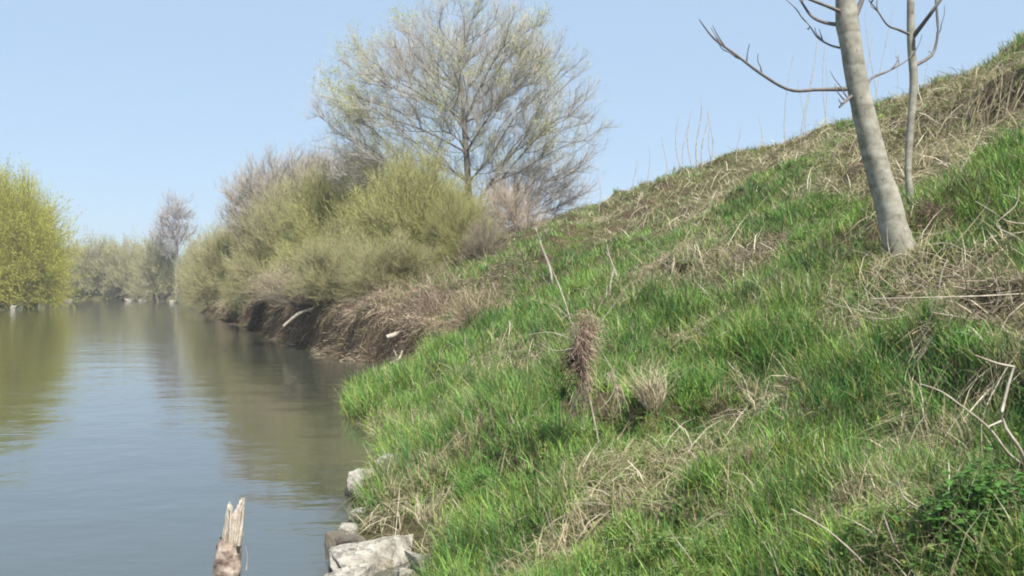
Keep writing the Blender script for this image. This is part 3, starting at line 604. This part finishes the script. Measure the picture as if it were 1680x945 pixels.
for bb in [[(1500, 108, 0, 6), (1520, 97, .1, 5.5), (1532, 85, .2, 5), (1538, 60, .2, 4.5), (1537, 20, .2, 4), (1533, -20, .2, 2)],
           [(1498, 60, 0, 9), (1512, 42, -.1, 7), (1530, 18, -.2, 6), (1552, -15, -.2, 5), (1580, -70, -.2, 2)],
           [(1494, 57, 0, 5), (1475, 49, -.1, 4), (1455, 40, -.2, 3), (1440, 18, -.2, 2.5), (1425, 0, -.3, 1.5)],
           [(1492, -60, 0, 6), (1450, -120, .1, 4), (1420, -220, .2, 2)]]:
    V, F = limb([at(a, b_, Ds+dy) for a, b_, dy, w in bb], [w*s_ for *_, w in bb], 20, 6, base)
    br_ = link('branch', mk('branch', V, F, True), M_branch, sp); side_twigs(br_, [at(a, b_, Ds+dy) for a, b_, dy, w in bb], base, 3, 2.5*s_, len(bb)+7)

# ------------------------------------------------------------------ tall dead weed stalks
def stalk(px, py, top, lean, wpx, lab, hairs=0, grp='tall dead weed stalks on the crest', dd=0.):
    wpx = wpx*1.35
    g = G(px, py); d = g[1]+dd; b0 = np.array([(px-CX)/FPX*d, d, Hs((px-CX)/FPX*d, d)-.02]); tp = at(px+lean, top, d); h = tp-b0; k = d/FPX
    o = link('weed_stalk', None, None, None, lab, 'dry stalk', grp, loc=b0)
    K = 10; s = np.linspace(0, 1, K)[:, None]; P = h*s*[1, 1, 1]+np.array([.04, 0, 0])*np.sin(s*5+px)*h[2]; R = np.linspace(wpx*k/2, wpx*k/5, K)
    V, F = tubes(P[None], R[None], 5); link('stem', mk('stem', V, F, True), M_dead, o)
    if hairs:
        f = rng.uniform(.55, 1, hairs); st = np.stack([np.interp(f, s[:, 0], P[:, j]) for j in range(3)], 1)
        V, F, _ = twigs(st, nrm(randdir(hairs)*[1, 1, .3]+[0, 0, 1.2]), np.abs(h[2])*rng.uniform(.1, .25, hairs), np.full(hairs, wpx*k/5))
        link('side_stems', mk('side_stems', V, F), M_dead, o)
for px, py, top, lean, w in [(1114, 285, 190, -3, 1.6), (1121, 283, 205, 4, 1.3), (1133, 280, 182, -2, 1.5), (1147, 276, 160, -1, 2.0), (1153, 275, 178, 6, 1.5), (1168, 272, 185, -4, 1.4), (1164, 272, 200, 2, 1.2),
                         (1093, 292, 225, -5, 1.2), (1210, 262, 200, 3, 1.2), (1250, 238, 190, -4, 1.2), (1302, 215, 90, -2, 1.5), (1322, 205, 60, 5, 1.8), (1334, 200, 110, -7, 1.4), (1312, 210, 130, 4, 1.2), (1364, 180, 60, 2, 1.6), (1348, 190, 95, -6, 1.3),
                         (1432, 152, 20, 4, 1.6), (1447, 148, 15, 8, 1.4), (1440, 150, 60, -6, 1.2), (1455, 148, 80, 3, 1.2), (1528, 118, 70, 1, 1.3), (1040, 318, 262, 3, 1.2), (1066, 302, 240, -3, 1.1), (985, 345, 290, -3, 1.2)]:
    stalk(px, py+4, top, lean, w, 'thin dead weed stalk standing against the sky on the crest')
for px, py, top, lean, w, lab in [(1012, 470, 400, -14, 3, 'pale dead stalk bent over in the middle of the slope'), (905, 470, 372, -22, 4, 'forked pale dead stem where the slope meets the thicket'), (1002, 492, 435, 3, 3.5, 'short bleached stalk above the snagged debris')]:
    stalk(px, py, top, lean, w, lab, 4, None)

# ------------------------------------------------------------------ dead branches and sticks lying or leaning
def stick(pts, lab, w0=.012, w1=.004, name='dead_branch', sides=6, group='bleached dead branches on the slope', forks=(), mat=None):
    """pts: (px, py, lift): first point and those with lift None stand on the ground; others are lift metres nearer than the first"""
    W = []; d0 = None
    for px, py, lf in pts:
        if d0 is None or lf is None:
            g = G(px, py); d0 = g[1] if d0 is None else d0; W.append(g+[0, 0, .012])
        else: W.append(at(px, py, d0+lf))
    base = W[0]; W = np.array(W)
    o = link(name, None, None, None, lab, 'dead branch', group, loc=base)
    V, F = limb(W, np.linspace(w0, w1, len(W)), 16, sides, base, .12, int(pts[0][0])); link('stem', mk('stem', V, F, True), mat or M_dead, o)
    for fk in forks:
        W2 = np.array([at(px, py, d0+(lf or 0)) for px, py, lf in fk]); V, F = limb(W2, np.linspace(w0*.6, w1*.7, len(W2)), 10, 5, base); link('side_twig', mk('side_twig', V, F, True), mat or M_dead, o)
stick([(1690, 790, -.05), (1672, 735, -.1), (1645, 690, -.1), (1652, 640, -.1), (1664, 600, -.1)], 'kinked bleached branch rising at the right edge', .017, .009, forks=[[(1664, 602, -.1), (1640, 597, -.1), (1600, 583, -.1)], [(1645, 690, -.1), (1622, 700, -.1)]])
stick([(1690, 775, 0), (1655, 745, -.08), (1620, 700, -.12), (1580, 668, -.12), (1540, 640, -.1), (1510, 630, -.05)], 'long pale curved twig arching over the grass to the right edge', .014, .004)
stick([(1430, 945, 0), (1385, 893, -.05), (1340, 858, -.08), (1298, 835, -.06)], 'straight pale stick leaning near the bottom, right of centre', .009, .004)
stick([(1480, 932, 0), (1465, 890, -.05), (1449, 845, -.08)], 'short thick bleached stick standing at the bottom of the slope', .012, .006)
stick([(1440, 900, 0), (1425, 870, -.05), (1400, 855, -.05)], 'short dead stick lying beside the short thick one', .008, .004)
stick([(1535, 862, 0), (1510, 835, -.04), (1480, 812, -.04), (1473, 788, -.05)], 'pale bent stick left of the leafy weeds', .009, .004)
stick([(1560, 955, 0), (1553, 925, -.03), (1549, 905, -.05)], 'little white stick poking up among the leafy weeds', .008, .005)
stick([(1250, 945, 0), (1270, 905, -.05), (1295, 872, -.08)], 'grey stick slanting right at the bottom edge', .009, .004)
stick([(1362, 950, 0), (1359, 910, -.03), (1354, 885, -.05)], 'upright thin dead stem between two longer sticks', .006, .004)
stick([(1265, 850, 0), (1262, 825, -.03), (1260, 808, -.05)], 'short upright bleached stem in the green grass', .008, .005)
stick([(1150, 945, 0), (1120, 900, -.05), (1098, 870, -.08)], 'pale stick leaning left at the bottom of the picture', .008, .004)
stick([(820, 960, 0), (806, 925, -.05), (795, 893, -.08)], 'thin pale stick near the shore rocks at the bottom edge', .008, .003)
stick([(620, 775, 0), (607, 750, 0), (595, 727, 0)], 'dead twig standing by the water above the pale rock', .012, .005, group='dead twigs at the shore')
stick([(668, 730, 0), (655, 705, 0), (645, 682, 0)], 'dead twig standing out of the yellow-green grass tongue', .016, .006, group='dead twigs at the shore')
stick([(770, 860, 0), (755, 835, -.05), (742, 818, -.05)], 'knobbly dead twig in the dark grass above the rocks', .013, .006, group='dead twigs at the shore')
# brush by the trunk and the brush heap at the right
for a, lab in [([(1500, 338, 0), (1540, 357, -.15), (1600, 380, -.3), (1660, 405, -.4), (1700, 425, -.45)], 'long grey branch lying from the sapling foot towards the right edge'),
               ([(1700, 372, -.0), (1650, 362, -.1), (1625, 345, -.2), (1600, 330, -.2)], 'pale arching branch above the long grey one'),
               ([(1690, 410, .0), (1660, 385, -.1), (1635, 372, -.1), (1670, 330, -.1), (1672, 305, -.1)], 'forked twig standing near the right edge below the crest'),
               ([(1520, 340, 0), (1560, 300, .05), (1600, 240, .1)], 'straight dead stem slanting up the slope behind the sapling'),
               ([(1680, 489, 0), (1600, 486, -.1), (1520, 488, -.1), (1430, 490, -.15)], 'long straight pale stem lying across the brown brush'),
               ([(1430, 520, 0), (1480, 517, -.1), (1540, 500, -.2), (1600, 492, -.2)], 'grey stem lying slanted over the brown brush'),
               ([(1450, 513, 0), (1435, 490, -.1), (1418, 472, -.15)], 'stout broken stem at the left end of the brown brush'),
               ([(1510, 560, 0), (1535, 500, -.1), (1548, 440, -.15), (1555, 425, -.15)], 'thin stem standing crooked out of the brown brush'),
               ([(1625, 530, 0), (1640, 480, -.1), (1628, 450, -.1)], 'upright twig in the middle of the brown brush'),
               ([(1672, 560, 0), (1676, 530, -.05), (1660, 495, -.1), (1655, 465, -.1)], 'curved grey twig at the right end of the brown brush'),
               ([(1500, 470, 0), (1478, 445, -.3), (1462, 425, -.5), (1456, 395, -.5), (1455, 372, -.5)], 'thin bent white stem in front of the leaning trunk'),
               ([(1395, 560, 0), (1420, 540, -.1), (1500, 530, -.2)], 'low grey twig below the brown brush'),
               ([(1235, 690, 0), (1250, 660, -.05), (1262, 625, -.05)], 'pale stem crossing the grass, left one of a crossed pair'),
               ([(1240, 660, 0), (1290, 640, -.1), (1330, 655, -.1)], 'pale stem crossing the grass, right one of a crossed pair'),
               ([(1280, 620, 0), (1310, 645, -.05), (1340, 610, -.1)], 'bent pale stem near the crossed pair'),
               ([(1110, 440, 0), (1080, 410, -.1), (1040, 375, -.2)], 'pale stem slanting up left in the middle of the slope'),
               ([(1130, 470, 0), (1100, 440, -.1), (1060, 415, -.1)], 'second pale stem slanting left, below the longer one'),
               ([(1400, 420, 0), (1445, 440, -.1), (1480, 470, -.1)], 'twig lying just below the foot of the leaning trunk')]:
    stick(a, lab, .011, .004)
def brush_heap(px, py, rx, ry, hh, n, lab, col0, col1, L=.45, rw=.003, cat_='brush'):
    g = G(px, py); o = link('brush_heap', None, None, None, lab, cat_, None, loc=g)
    a = rng.uniform(0, 6.283, n); r = rng.random(n)**.6; x = g[0]+np.cos(a)*r*rx; y = g[1]+np.sin(a)*r*ry; z = H(x, y)+hh*(1-r**2)*rng.random(n)
    dv = nrm(randdir(n)*[1, 1, .3]+[-.3, 0, .02]); l = L*rng.uniform(.3, 1.2, n)
    V, F, P = twigs(np.stack([x, y, z], 1)-dv*l[:, None]*.5-g, dv, l, rw*rng.uniform(.5, 1.6, n), 5, -.12, .06)
    q = rng.random((n, 1)); c = np.array(col0)*q+np.array(col1)*(1-q); link('stems', mk('stems', V, F, False, rep(c, 15)), M_twig, o)
BR0, BR1 = (.34, .28, .21), (.10, .075, .055)
brush_heap(1520, 505, .45, .33, .09, 650, 'brown heap of dead stems right of centre below the trunk', BR0, BR1)
brush_heap(1650, 470, .4, .36, .10, 520, 'brown heap of dead stems at the right edge', BR0, BR1)
brush_heap(1525, 375, .22, .2, .20, 500, 'dark ball of dead twigs directly right of the leaning trunk foot', (.28, .21, .15), (.07, .05, .035), .3)
brush_heap(1250, 425, .7, .35, .12, 800, 'flat mat of grey-brown dead stems in the middle of the slope', BR0, BR1)
brush_heap(1405, 290, .25, .25, .2, 350, 'small dark tangle of dead twigs on the slope left of the trunk', (.26, .2, .15), (.06, .045, .03), .3)
brush_heap(1080, 455, .45, .35, .12, 450, 'patch of pinkish-tan dead stems left of the grey-brown mat', (.42, .34, .25), (.16, .12, .09), .4)
brush_heap(1400, 835, .11, .13, .03, 170, 'small hollow of dark dead stems near the bottom of the slope', BR0, BR1, .2, .002)
brush_heap(1310, 640, .18, .15, .06, 160, 'loose pale tangle of straw in the green grass', (.5, .44, .34), (.22, .18, .12), .3, .0022)

for a in [(612, 505, .8, .8, .45, 420, 'tangle of dry stems and roots on the brown cove bank, left of its middle'), (690, 500, .8, .8, .45, 420, 'tangle of dry stems and roots in the middle of the brown cove bank'),
          (752, 492, .7, .8, .4, 380, 'tangle of dry stems where the brown cove bank meets the green slope'), (665, 555, .5, .5, .3, 300, 'dark tangle of roots right above the cove water'),
          (560, 530, .8, .7, .45, 380, 'tangle of dry stems on the bank under the low brownish willow'), (500, 525, .9, .8, .4, 340, 'dark root tangle on the bank near the thin pale fallen branch'), (825, 455, .7, 1., .4, 330, 'dry stem tangle at the top of the cove by the thicket')]:
    px, py, rx, ry, hh, n, lab = a; brush_heap(px, py, rx, ry, hh, n, lab, (.46, .37, .27), (.06, .045, .03), .5, .0065)
# pale dead branches tangled round the trunk foot and over the brown heaps
for k in range(22):
    px = rng.uniform(1500, 1690) if k % 3 else rng.uniform(1420, 1560); py = rng.uniform(360, 430) if k % 2 else rng.uniform(465, 540)
    sx = rng.choice([-1, 1])*rng.uniform(50, 130); sy = rng.uniform(-60, 25)
    stick([(px, py, 0), (px+sx*.35+rng.normal(0, 8), py+sy*.5+rng.normal(0, 6), -.1), (px+sx*.7+rng.normal(0, 8), py+sy*.7, -.18), (px+sx, py+sy, -.25)], 'pale dead branch in the tangle below and right of the leaning trunk', rng.uniform(.006, .012), .003,
          group='tangled dead branches round the leaning trunk', forks=[[(px+sx*.5, py+sy*.6, -.14), (px+sx*.75, py+sy*.6-rng.uniform(10, 35), -.2)]])

# ------------------------------------------------------------------ flood debris snagged on a stem
g = G(985, 745); D = g[1]
o = link('snagged_debris', None, None, None, 'bundle of flood debris and dry roots snagged on a leaning thin stem', 'flood debris', None, loc=g)
V, F = limb([at(988, 755, D), at(975, 690, D), at(960, 620, D), at(945, 560, D), at(925, 490, D), at(905, 440, D), at(885, 395, D)], [.012, .011, .011, .010, .008, .006, .003], 24, 7, g); link('stem', mk('stem', V, F, True), M_dead, o)
n = 700; k = D/FPX; c0 = at(955, 575, D-.02); sgn = rng.normal(0, 1, (n, 3))*[.020/1.0, .02, .055]*np.array([1.15, 1.3, 1.7])*(D/5)
dv = nrm(rng.normal(0, 1, (n, 3))*[.75, .6, .7]); l = rng.uniform(.04, .13, n)*(D/5); 
lump = rng.normal(0, 1, (9, 3))*[.02, .018, .058]*(D/5); lk = rng.integers(0, 9, n); sgn = sgn*.55+lump[lk]; st = c0+sgn*.9-g
dv = nrm(dv*.8+nrm(lump[lk])*[1.1, .8, .3]+nrm(rng.normal(0, 1, (9, 3)))[lk]*.9+[.1, 0, -.35])
V, F, _ = twigs(st, dv, l, np.full(n, .0017*D/5), 5, -.35, .12)
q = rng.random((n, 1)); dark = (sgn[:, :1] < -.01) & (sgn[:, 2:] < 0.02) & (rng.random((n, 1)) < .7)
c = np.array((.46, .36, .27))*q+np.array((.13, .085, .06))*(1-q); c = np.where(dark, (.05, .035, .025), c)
link('bundle', mk('bundle', V, F, False, rep(c, 15)), M_twig, o)
# dense dark core of the bundle: a knotted lump
bm = bmesh.new(); bmesh.ops.create_icosphere(bm, subdivisions=4, radius=1)
cc = Vector(at(953, 578, D+.02)-g)
for v in bm.verts:
    f = 1+.7*(float(fbm(v.co.x*2.2+3, v.co.z*2.2+v.co.y*2, 5))-.5); v.co = Vector((v.co.x*.042, v.co.y*.045, v.co.z*.10))*f*(D/5)+cc
me = bpy.data.meshes.new('core'); bm.to_mesh(me); bm.free(); link('core', me, bark_mat('debris_core', (.09, .065, .045), (.30, .22, .15), (30, 30, 12)), o)
def hang(px, py, n, L, spread, w=.0022):
    s0 = at(px, py, D-.02)-g+rng.normal(0, spread, (n, 3))*[1, 1, .5]; dv = nrm(np.stack([rng.normal(0, .35, n), rng.normal(0, .3, n), -np.ones(n)], 1))
    V, F, _ = twigs(s0, dv, L*rng.uniform(.4, 1.1, n), w*rng.uniform(.6, 1.5, n), 5, -.25, .05); q = rng.random((n, 1))
    return V, F, rep(np.array((.62, .55, .42))*q+np.array((.30, .23, .15))*(1-q), 15)
V, F, c = cat([hang(960, 605, 34, .27, .012), hang(947, 640, 10, .22, .012), hang(1012, 632, 30, .17, .014), hang(1003, 612, 25, .08, .018)]); link('hanging_roots', mk('hanging_roots', V, F, False, c), M_twig, o)
for pts in ([(975, 560), (995, 590), (1010, 625), (1000, 655), (983, 672)], [(950, 545), (915, 505), (870, 490)], [(948, 560), (900, 545), (862, 550)], [(965, 545), (985, 500), (1005, 470)], [(945, 570), (910, 575), (880, 560)], [(968, 550), (1000, 510), (1035, 460)], [(950, 530), (935, 515), (920, 525)]):
    V, F = limb([at(a, b_, D-.03*i_) for i_, (a, b_) in enumerate(pts)], np.linspace(.006, .002, len(pts)), 12, 5, g); link('side_twig', mk('side_twig', V, F, True), M_dead, o)

# ------------------------------------------------------------------ broken stem in the foreground
D = 4.0; b0 = np.array([(352-CX)/FPX*D, D, -.3])
o = link('broken_stem', None, None, None, 'snapped upright stem with a splintered top standing in the water in front', 'broken stem', None, loc=b0)
m, nt, p, out = newmat('peeling_bark'); co = objco(nt, (1, 1, 1)); n1 = noise(nt, 22, 8, co, .7); n2 = noise(nt, 7, 4, objco(nt, (1.5, 1.5, 3)))
r1 = ramp(nt, n1.outputs[0], [(.3, (.09, .065, .05)), (.5, (.32, .245, .195)), (.72, (.55, .49, .42))]); r2 = ramp(nt, n2.outputs[0], [(.42, (.35, .3, .27)), (.52, (1, 1, 1))])
mx = nt.nodes.new('ShaderNodeMix'); mx.data_type = 'RGBA'; mx.blend_type = 'MULTIPLY'; mx.inputs[0].default_value = 1
nt.links.new(r1.outputs[0], mx.inputs[6]); nt.links.new(r2.outputs[0], mx.inputs[7]); nt.links.new(mx.outputs[2], p.inputs['Base Color']); p.inputs['Roughness'].default_value = .9
b = nt.nodes.new('ShaderNodeBump'); b.inputs['Strength'].default_value = 1; b.inputs['Distance'].default_value = .01; nt.links.new(n1.outputs[0], b.inputs['Height']); nt.links.new(b.outputs[0], p.inputs['Normal'])
M_peel = m
k = D/FPX
cl = [(350, 1260, 46), (362, 1100, 45), (370, 960, 44), (373, 925, 44), (375, 905, 41), (377, 892, 37), (378, 884, 34)]
V, F = limb([at(a, b_, D) for a, b_, w in cl], [w*k for *_, w in cl], 70, 24, b0, .16, 12); link('bark', mk('bark', V, F, True), M_peel, o)
M_split = bark_mat('split_wood', (.40, .34, .27), (.66, .61, .53), (20, 20, 4), (.13, .09, .07), .9)
# bare inner wood: jagged hollow shell of fibres
K, Sd = 26, 40; z0 = at(379, 897, D); zt = at(389, 812, D); Vv = []
for i_ in range(K):
    f = i_/(K-1); cpt = z0+(zt-z0)*f
    for j in range(Sd):
        a = j/Sd*6.283; prong = max(0, abs(math.cos(a))-.25)/.75; top = .80+.20*prong**.7-.22*float(vn(np.array(j*.7), np.array(2.), 3)) - (.12 if math.cos(a) < 0 else 0)
        ff = min(f, max(top, .1)); cpt = z0+(zt-z0)*ff; r = k*(16.5-2.5*ff)*(1+.18*(float(vn(np.array(j*.9), np.array(ff*4), 4))-.5)); r *= (1-.25*max(0, (ff-.6)/.4))
        Vv.append((cpt[0]+math.cos(a)*r*1.05, cpt[1]+math.sin(a)*r*.8, cpt[2]))
Vv = np.array(Vv)-b0; i4 = np.arange(K*Sd).reshape(K, Sd); j4 = np.roll(i4, -1, 1)
wo = link('splintered_wood', mk('splintered_wood', Vv, np.stack([i4[:-1], j4[:-1], j4[1:], i4[1:]], -1).reshape(-1, 4), True), M_split, o)
sm = wo.modifiers.new('thickness', 'SOLIDIFY'); sm.thickness = .012; sm.offset = -1
for pts, w in [([(376, 900), (378, 860), (378, 828), (377, 822)], 8), ([(392, 895), (398, 850), (400, 822), (401, 816)], 9), ([(384, 895), (387, 860), (389, 840)], 5), ([(368, 900), (370, 868), (371, 848)], 5), ([(404, 935), (406, 915), (403, 895)], 2)]:
    V, F = limb([at(a, b_, D-.035) for a, b_ in pts], np.linspace(w*k*.8, .001, len(pts)), 12, 6, b0, .2, 5); link('splinter', mk('splinter', V, F, True), M_split, o)

# ------------------------------------------------------------------ rocks
M_wet = bark_mat('wet_dark_rock', (.05, .045, .035), (.14, .125, .10), (4, 4, 4))
def rock(px, py, w, h, dep, lab, seed, d=None, rot=0., name='rock', group='rocks along the shore', mat=None, sink=.3, npt=16, zc=None):
    g = G(px, py) if d is None else np.array([(px-CX)/FPX*d, d, 0.]); g = g.copy()
    if d is not None: g[2] = max(Hs(g[0], g[1]), -.05)
    if zc is not None: g[2] = zc-h*(.5-sink)
    r_ = np.random.default_rng(seed); bm = bmesh.new(); pts = r_.normal(size=(npt, 3)); pts = pts/np.linalg.norm(pts, axis=1)[:, None]; pts = np.sign(pts)*np.abs(pts)**.55
    vs = [bm.verts.new(Vector(q)) for q in pts]; res = bmesh.ops.convex_hull(bm, input=vs)
    bmesh.ops.delete(bm, geom=[e for e in res['geom_interior'] if isinstance(e, bmesh.types.BMVert)], context='VERTS')
    bmesh.ops.bevel(bm, geom=list(bm.edges), offset=.07, segments=2, affect='EDGES', profile=.6)
    bmesh.ops.triangulate(bm, faces=bm.faces[:]); bmesh.ops.subdivide_edges(bm, edges=bm.edges[:], cuts=2, use_grid_fill=True)
    for v in bm.verts:
        c_ = v.co; f = 1+.22*(float(fbm(c_.x*2+c_.z*1.3+seed, c_.y*2-c_.z*1.1, seed))-.5)+.10*(float(vn(c_.x*6+c_.z*5, c_.y*6+seed, seed))-.5)
        v.co = Vector((c_.x*f*w/2, c_.y*f*dep/2, c_.z*f*h/2))
    me = bpy.data.meshes.new('rock'); bm.to_mesh(me); bm.free()
    o = link(name, me, mat or M_rock, None, lab, 'rock', group, loc=g+[0, 0, h*(.5-sink)]); o.rotation_euler = (r_.uniform(-.12, .12), r_.uniform(-.12, .12), rot); return o
rock(598, 802, .34, .30, .32, 'rounded speckled pale rock at the water edge', 1, 9.2, .3, zc=.09, npt=22)
rock(645, 782, .30, .26, .3, 'squared pale rock with a flat top behind the speckled one', 8, 9.55, -.2, npt=10, zc=.20)
rock(598, 850, .24, .13, .22, 'small grey rock between the speckled rock and the big slab', 3, 8.15, .8, zc=.04)
rock(570, 882, .2, .16, .22, 'darker low rock at the waterline left of the slab', 4, 7.6, .1, zc=.02)
rock(622, 0, .80, .34, .80, 'largest pale flat slab of rock at the bottom of the shore', 23, 6.85, .25, npt=15, zc=.0)
rock(590, 0, .46, .20, .36, 'pale broken slab in front of the largest one, cut by the bottom edge', 6, 6.45, .5, npt=12, zc=-.02)
rock(693, 925, .20, .24, .25, 'grey rock wedged against the right end of the largest slab', 7, 6.75, .9, npt=10, zc=.06)
rock(668, 958, .20, .14, .2, 'small pale rock at the bottom edge between the slab and the grass', 9, 6.35, .2, zc=.05)
rock(548, 893, .17, .2, .15, 'small dark wet stone standing in the water', 12, 7.35, 1.2, zc=.02, mat=M_wet)
rock(575, 905, .24, .2, .2, 'dark wet rock wedged behind the largest slab', 13, 7.2, 1.2, zc=.02, mat=M_wet)
rock(590, 828, .16, .14, .15, 'dark wet rock under the rounded speckled one', 14, 8.85, .2, zc=.02, mat=M_wet)
rock(1200, 514, .055, .04, .05, 'tiny white stone lying on the bare patch of the slope', 10, None, 0., 'stone', None, mat=M_dead, sink=.1)
gf = 'pale rocks below the far bank'
for px, d, w, h, lab in [(112, 146, 1.3, .5, 'leftmost pale rock at the far bend'), (212, 143, 1.8, .6, 'pale rock at the middle of the far bend'), (234, 142, 1.2, .5, 'smaller pale rock next to the middle one at the bend'),
                            (285, 127, 1.2, .6, 'pale rock below the lone bare tree'), (22, 84, .5, .7, 'pale stone under the tall yellow willow'), (300, 126, .8, .5, 'small pale rock right of the one below the lone bare tree')]:
    rock(px, 0, w, h, w*.8, lab, int(px), d, .3, group=gf, sink=.25)

# ------------------------------------------------------------------ driftwood in the cove
def drift(pts, ws, d, lab, forks=()):
    b0 = at(*pts[0], d); o = link('driftwood', None, None, None, lab, 'driftwood', 'driftwood in the cove', loc=b0)
    V, F = limb([at(a, b_, d+.1*i_) for i_, (a, b_) in enumerate(pts)], [w*d/FPX for w in ws], 16, 8, b0, .2, int(pts[0][0])); link('log', mk('log', V, F, True), M_dead, o)
    for f in forks:
        V, F = limb([at(a, b_, d-.1*i_) for i_, (a, b_) in enumerate(f)], np.linspace(4, 1.5, len(f))*d/FPX, 10, 5, b0); link('limb', mk('limb', V, F, True), M_dead, o)
drift([(634, 553), (645, 550), (655, 545)], [6, 9, 6], 24.2, 'short thick pale log stub sticking out of the brown bank')
drift([(624, 607), (640, 602), (662, 596), (678, 592)], [5, 7, 6, 3], 22.4, 'pale driftwood lying at the waterline of the cove', [[(640, 602), (650, 585), (645, 572)], [(655, 598), (668, 603), (690, 600)]])
drift([(465, 535), (490, 515), (515, 505)], [4, 5, 3], 31., 'thin pale fallen branch on the bank under the shrubs')
drift([(700, 560), (735, 525), (770, 512)], [3, 5, 3], 24.5, 'leaning broken branch in front of the brown cove bank')
drift([(640, 596), (655, 588), (660, 575)], [3, 4, 2], 22.8, 'crooked twig on top of the cove driftwood')

# ------------------------------------------------------------------ dry tussocks and leafy weeds
def tussock(px, py, L, n, lab, c0, c1, w=.004, spread=.06, lean=(0, 0), name='dry_tussock', grp='pale dry tussocks', vert=1.):
    g = G(px, py); a = rng.uniform(0, 6.283, n); r = rng.random(n)**.5
    st = np.stack([np.cos(a)*r*spread, np.sin(a)*r*spread, np.zeros(n)], 1); st[:, 2] = H(st[:, 0]+g[0], st[:, 1]+g[1])-g[2]-.01
    dv = nrm(np.stack([np.cos(a)*r*.5+lean[0]+rng.normal(0, .15, n), np.sin(a)*r*.5+lean[1]+rng.normal(0, .15, n), np.full(n, vert)], 1)); l = L*rng.uniform(.4, 1.1, n)
    s = np.linspace(0, 1, 5)[None, :, None]; P = st[:, None]+l[:, None, None]*(dv[:, None]*s+np.stack([rng.normal(0, .3, n), rng.normal(0, .3, n), -rng.uniform(0, .5, n)], 1)[:, None]*s**2.5)
    V, F = ribbons(P, w*rng.uniform(.6, 1.3, (n, 1))*np.array([1, 1, .9, .6, .1]), nrm(randdir(n)*[1, 1, .2])); q = rng.random((n, 1)); c = np.array(c0)*q+np.array(c1)*(1-q)
    link(name, mk(name, V, F, False, rep(c, 10)), M_dry, None, lab, 'tussock', grp, loc=g)
ST0, ST1 = (.58, .52, .38), (.30, .24, .15)
tussock(1072, 668, .44, 240, 'upright pale straw tussock right of the snagged debris', ST0, ST1, .005, .05, (-.1, 0))
tussock(1180, 665, .20, 110, 'brownish straw tussock in the shaded grass', (.45, .35, .24), (.2, .14, .09), .004, .07)
tussock(950, 800, .16, 90, 'short faded straw tussock in the lower green grass', ST0, ST1, .004, .06)
tussock(1240, 545, .16, 60, 'small straw tussock above the dark hollow', ST0, ST1, .004, .06)
tussock(720, 700, .28, 80, 'straw tussock on the grass tongue by the water', ST0, ST1, .006, .1)
tussock(1010, 510, .3, 60, 'sparse straw tussock above the snagged debris', ST0, ST1, .005, .08)
tussock(1575, 330, .35, 160, 'bent straw tussock right of the sapling foot', (.5, .42, .29), (.26, .2, .13), .005, .2, (-.5, -.3))
tussock(700, 850, .22, 100, 'straw tussock growing behind the shore rocks', ST0, ST1, .005, .1)
tussock(1150, 740, .10, 60, 'flattened straw tussock in the centre of the lower grass', ST0, ST1, .004, .08, (-.8, -.2), vert=.4)
GR0, GR1 = (.07, .18, .04), (.14, .27, .06)
for px, py, L, n, lab in [(1050, 590, .22, 500, 'dense dark green tussock above the straw tussock'), (1330, 385, .22, 420, 'bright green tussock on the upper slope left of the trunk'), (1560, 650, .2, 400, 'dark green tussock at the right below the brown brush'),
                          (1130, 690, .22, 450, 'deep green tussock beside the dark hollow'), (800, 800, .22, 420, 'deep green tussock above the shore rocks'), (900, 690, .2, 400, 'deep green tussock left of the hanging roots'),
                          (1420, 500, .2, 300, 'green tussock left of the brown brush'), (1260, 580, .2, 400, 'green tussock in the centre of the slope')]:
    g_ = G(px, py); tussock(px, py, L, n, lab, GR0, GR1, .006, .2, (-.1, 0), 'green_tussock', 'dense green tussocks')
def weed(px, py, R, n, lab, lsz=.032, col=(.07, .16, .035)):
    g = G(px, py); o = link('leafy_weed', None, None, None, lab, 'weed', 'leafy green weeds in the lower right corner', loc=g)
    ns = max(12, n//16); a = rng.uniform(0, 6.283, ns); r = R*rng.random(ns)**.5; st = np.stack([np.cos(a)*r, np.sin(a)*r, np.zeros(ns)], 1); st[:, 2] = H(st[:, 0]+g[0], st[:, 1]+g[1])-g[2]-.01
    V, F, P = twigs(st, nrm(randdir(ns)*.35+[0, 0, 1.]), rng.uniform(.08, .2, ns), np.full(ns, .0018), 5, 0, .05)
    link('stems', mk('stems', V, F, False, np.array((.10, .16, .05))), M_leaf, o)
    i_ = rng.integers(0, ns, n); k_ = rng.integers(1, 5, n); p0 = P[i_, k_]; a = rng.uniform(0, 6.283, n); dv = nrm(np.stack([np.cos(a), np.sin(a), rng.uniform(-.1, .7, n)], 1)); sd_ = nrm(np.cross(dv, [0, 0, 1.])); s = (lsz*rng.uniform(.5, 1.2, n))
    u = np.array([0, .25, .6, 1.])[None, :, None]; Pp = p0[:, None]+dv[:, None]*s[:, None, None]*u+np.array([0, 0, -1.])*s[:, None, None]*.3*u**2; W = s[:, None]*np.array([.12, .62, .5, .04])
    V, F = ribbons(Pp, W, sd_); c = np.array(col)*rng.uniform(.6, 1.6, (n, 1))*np.array([1, 1, 1]); link('leaves', mk('leaves', V, F, True, rep(c, 8)), M_leaf, o)
weed(1625, 900, .2, 1300, 'broad patch of leafy weeds in the bottom right corner')
weed(1560, 925, .15, 700, 'leafy weeds left of the corner patch')
weed(1665, 850, .15, 700, 'leafy weeds at the right edge above the corner patch')
weed(1590, 870, .12, 500, 'smaller leafy weeds behind the corner patch')
weed(1125, 500, .3, 500, 'low leafy weeds on the slope below the pinkish dead stems', .045, (.08, .15, .04))
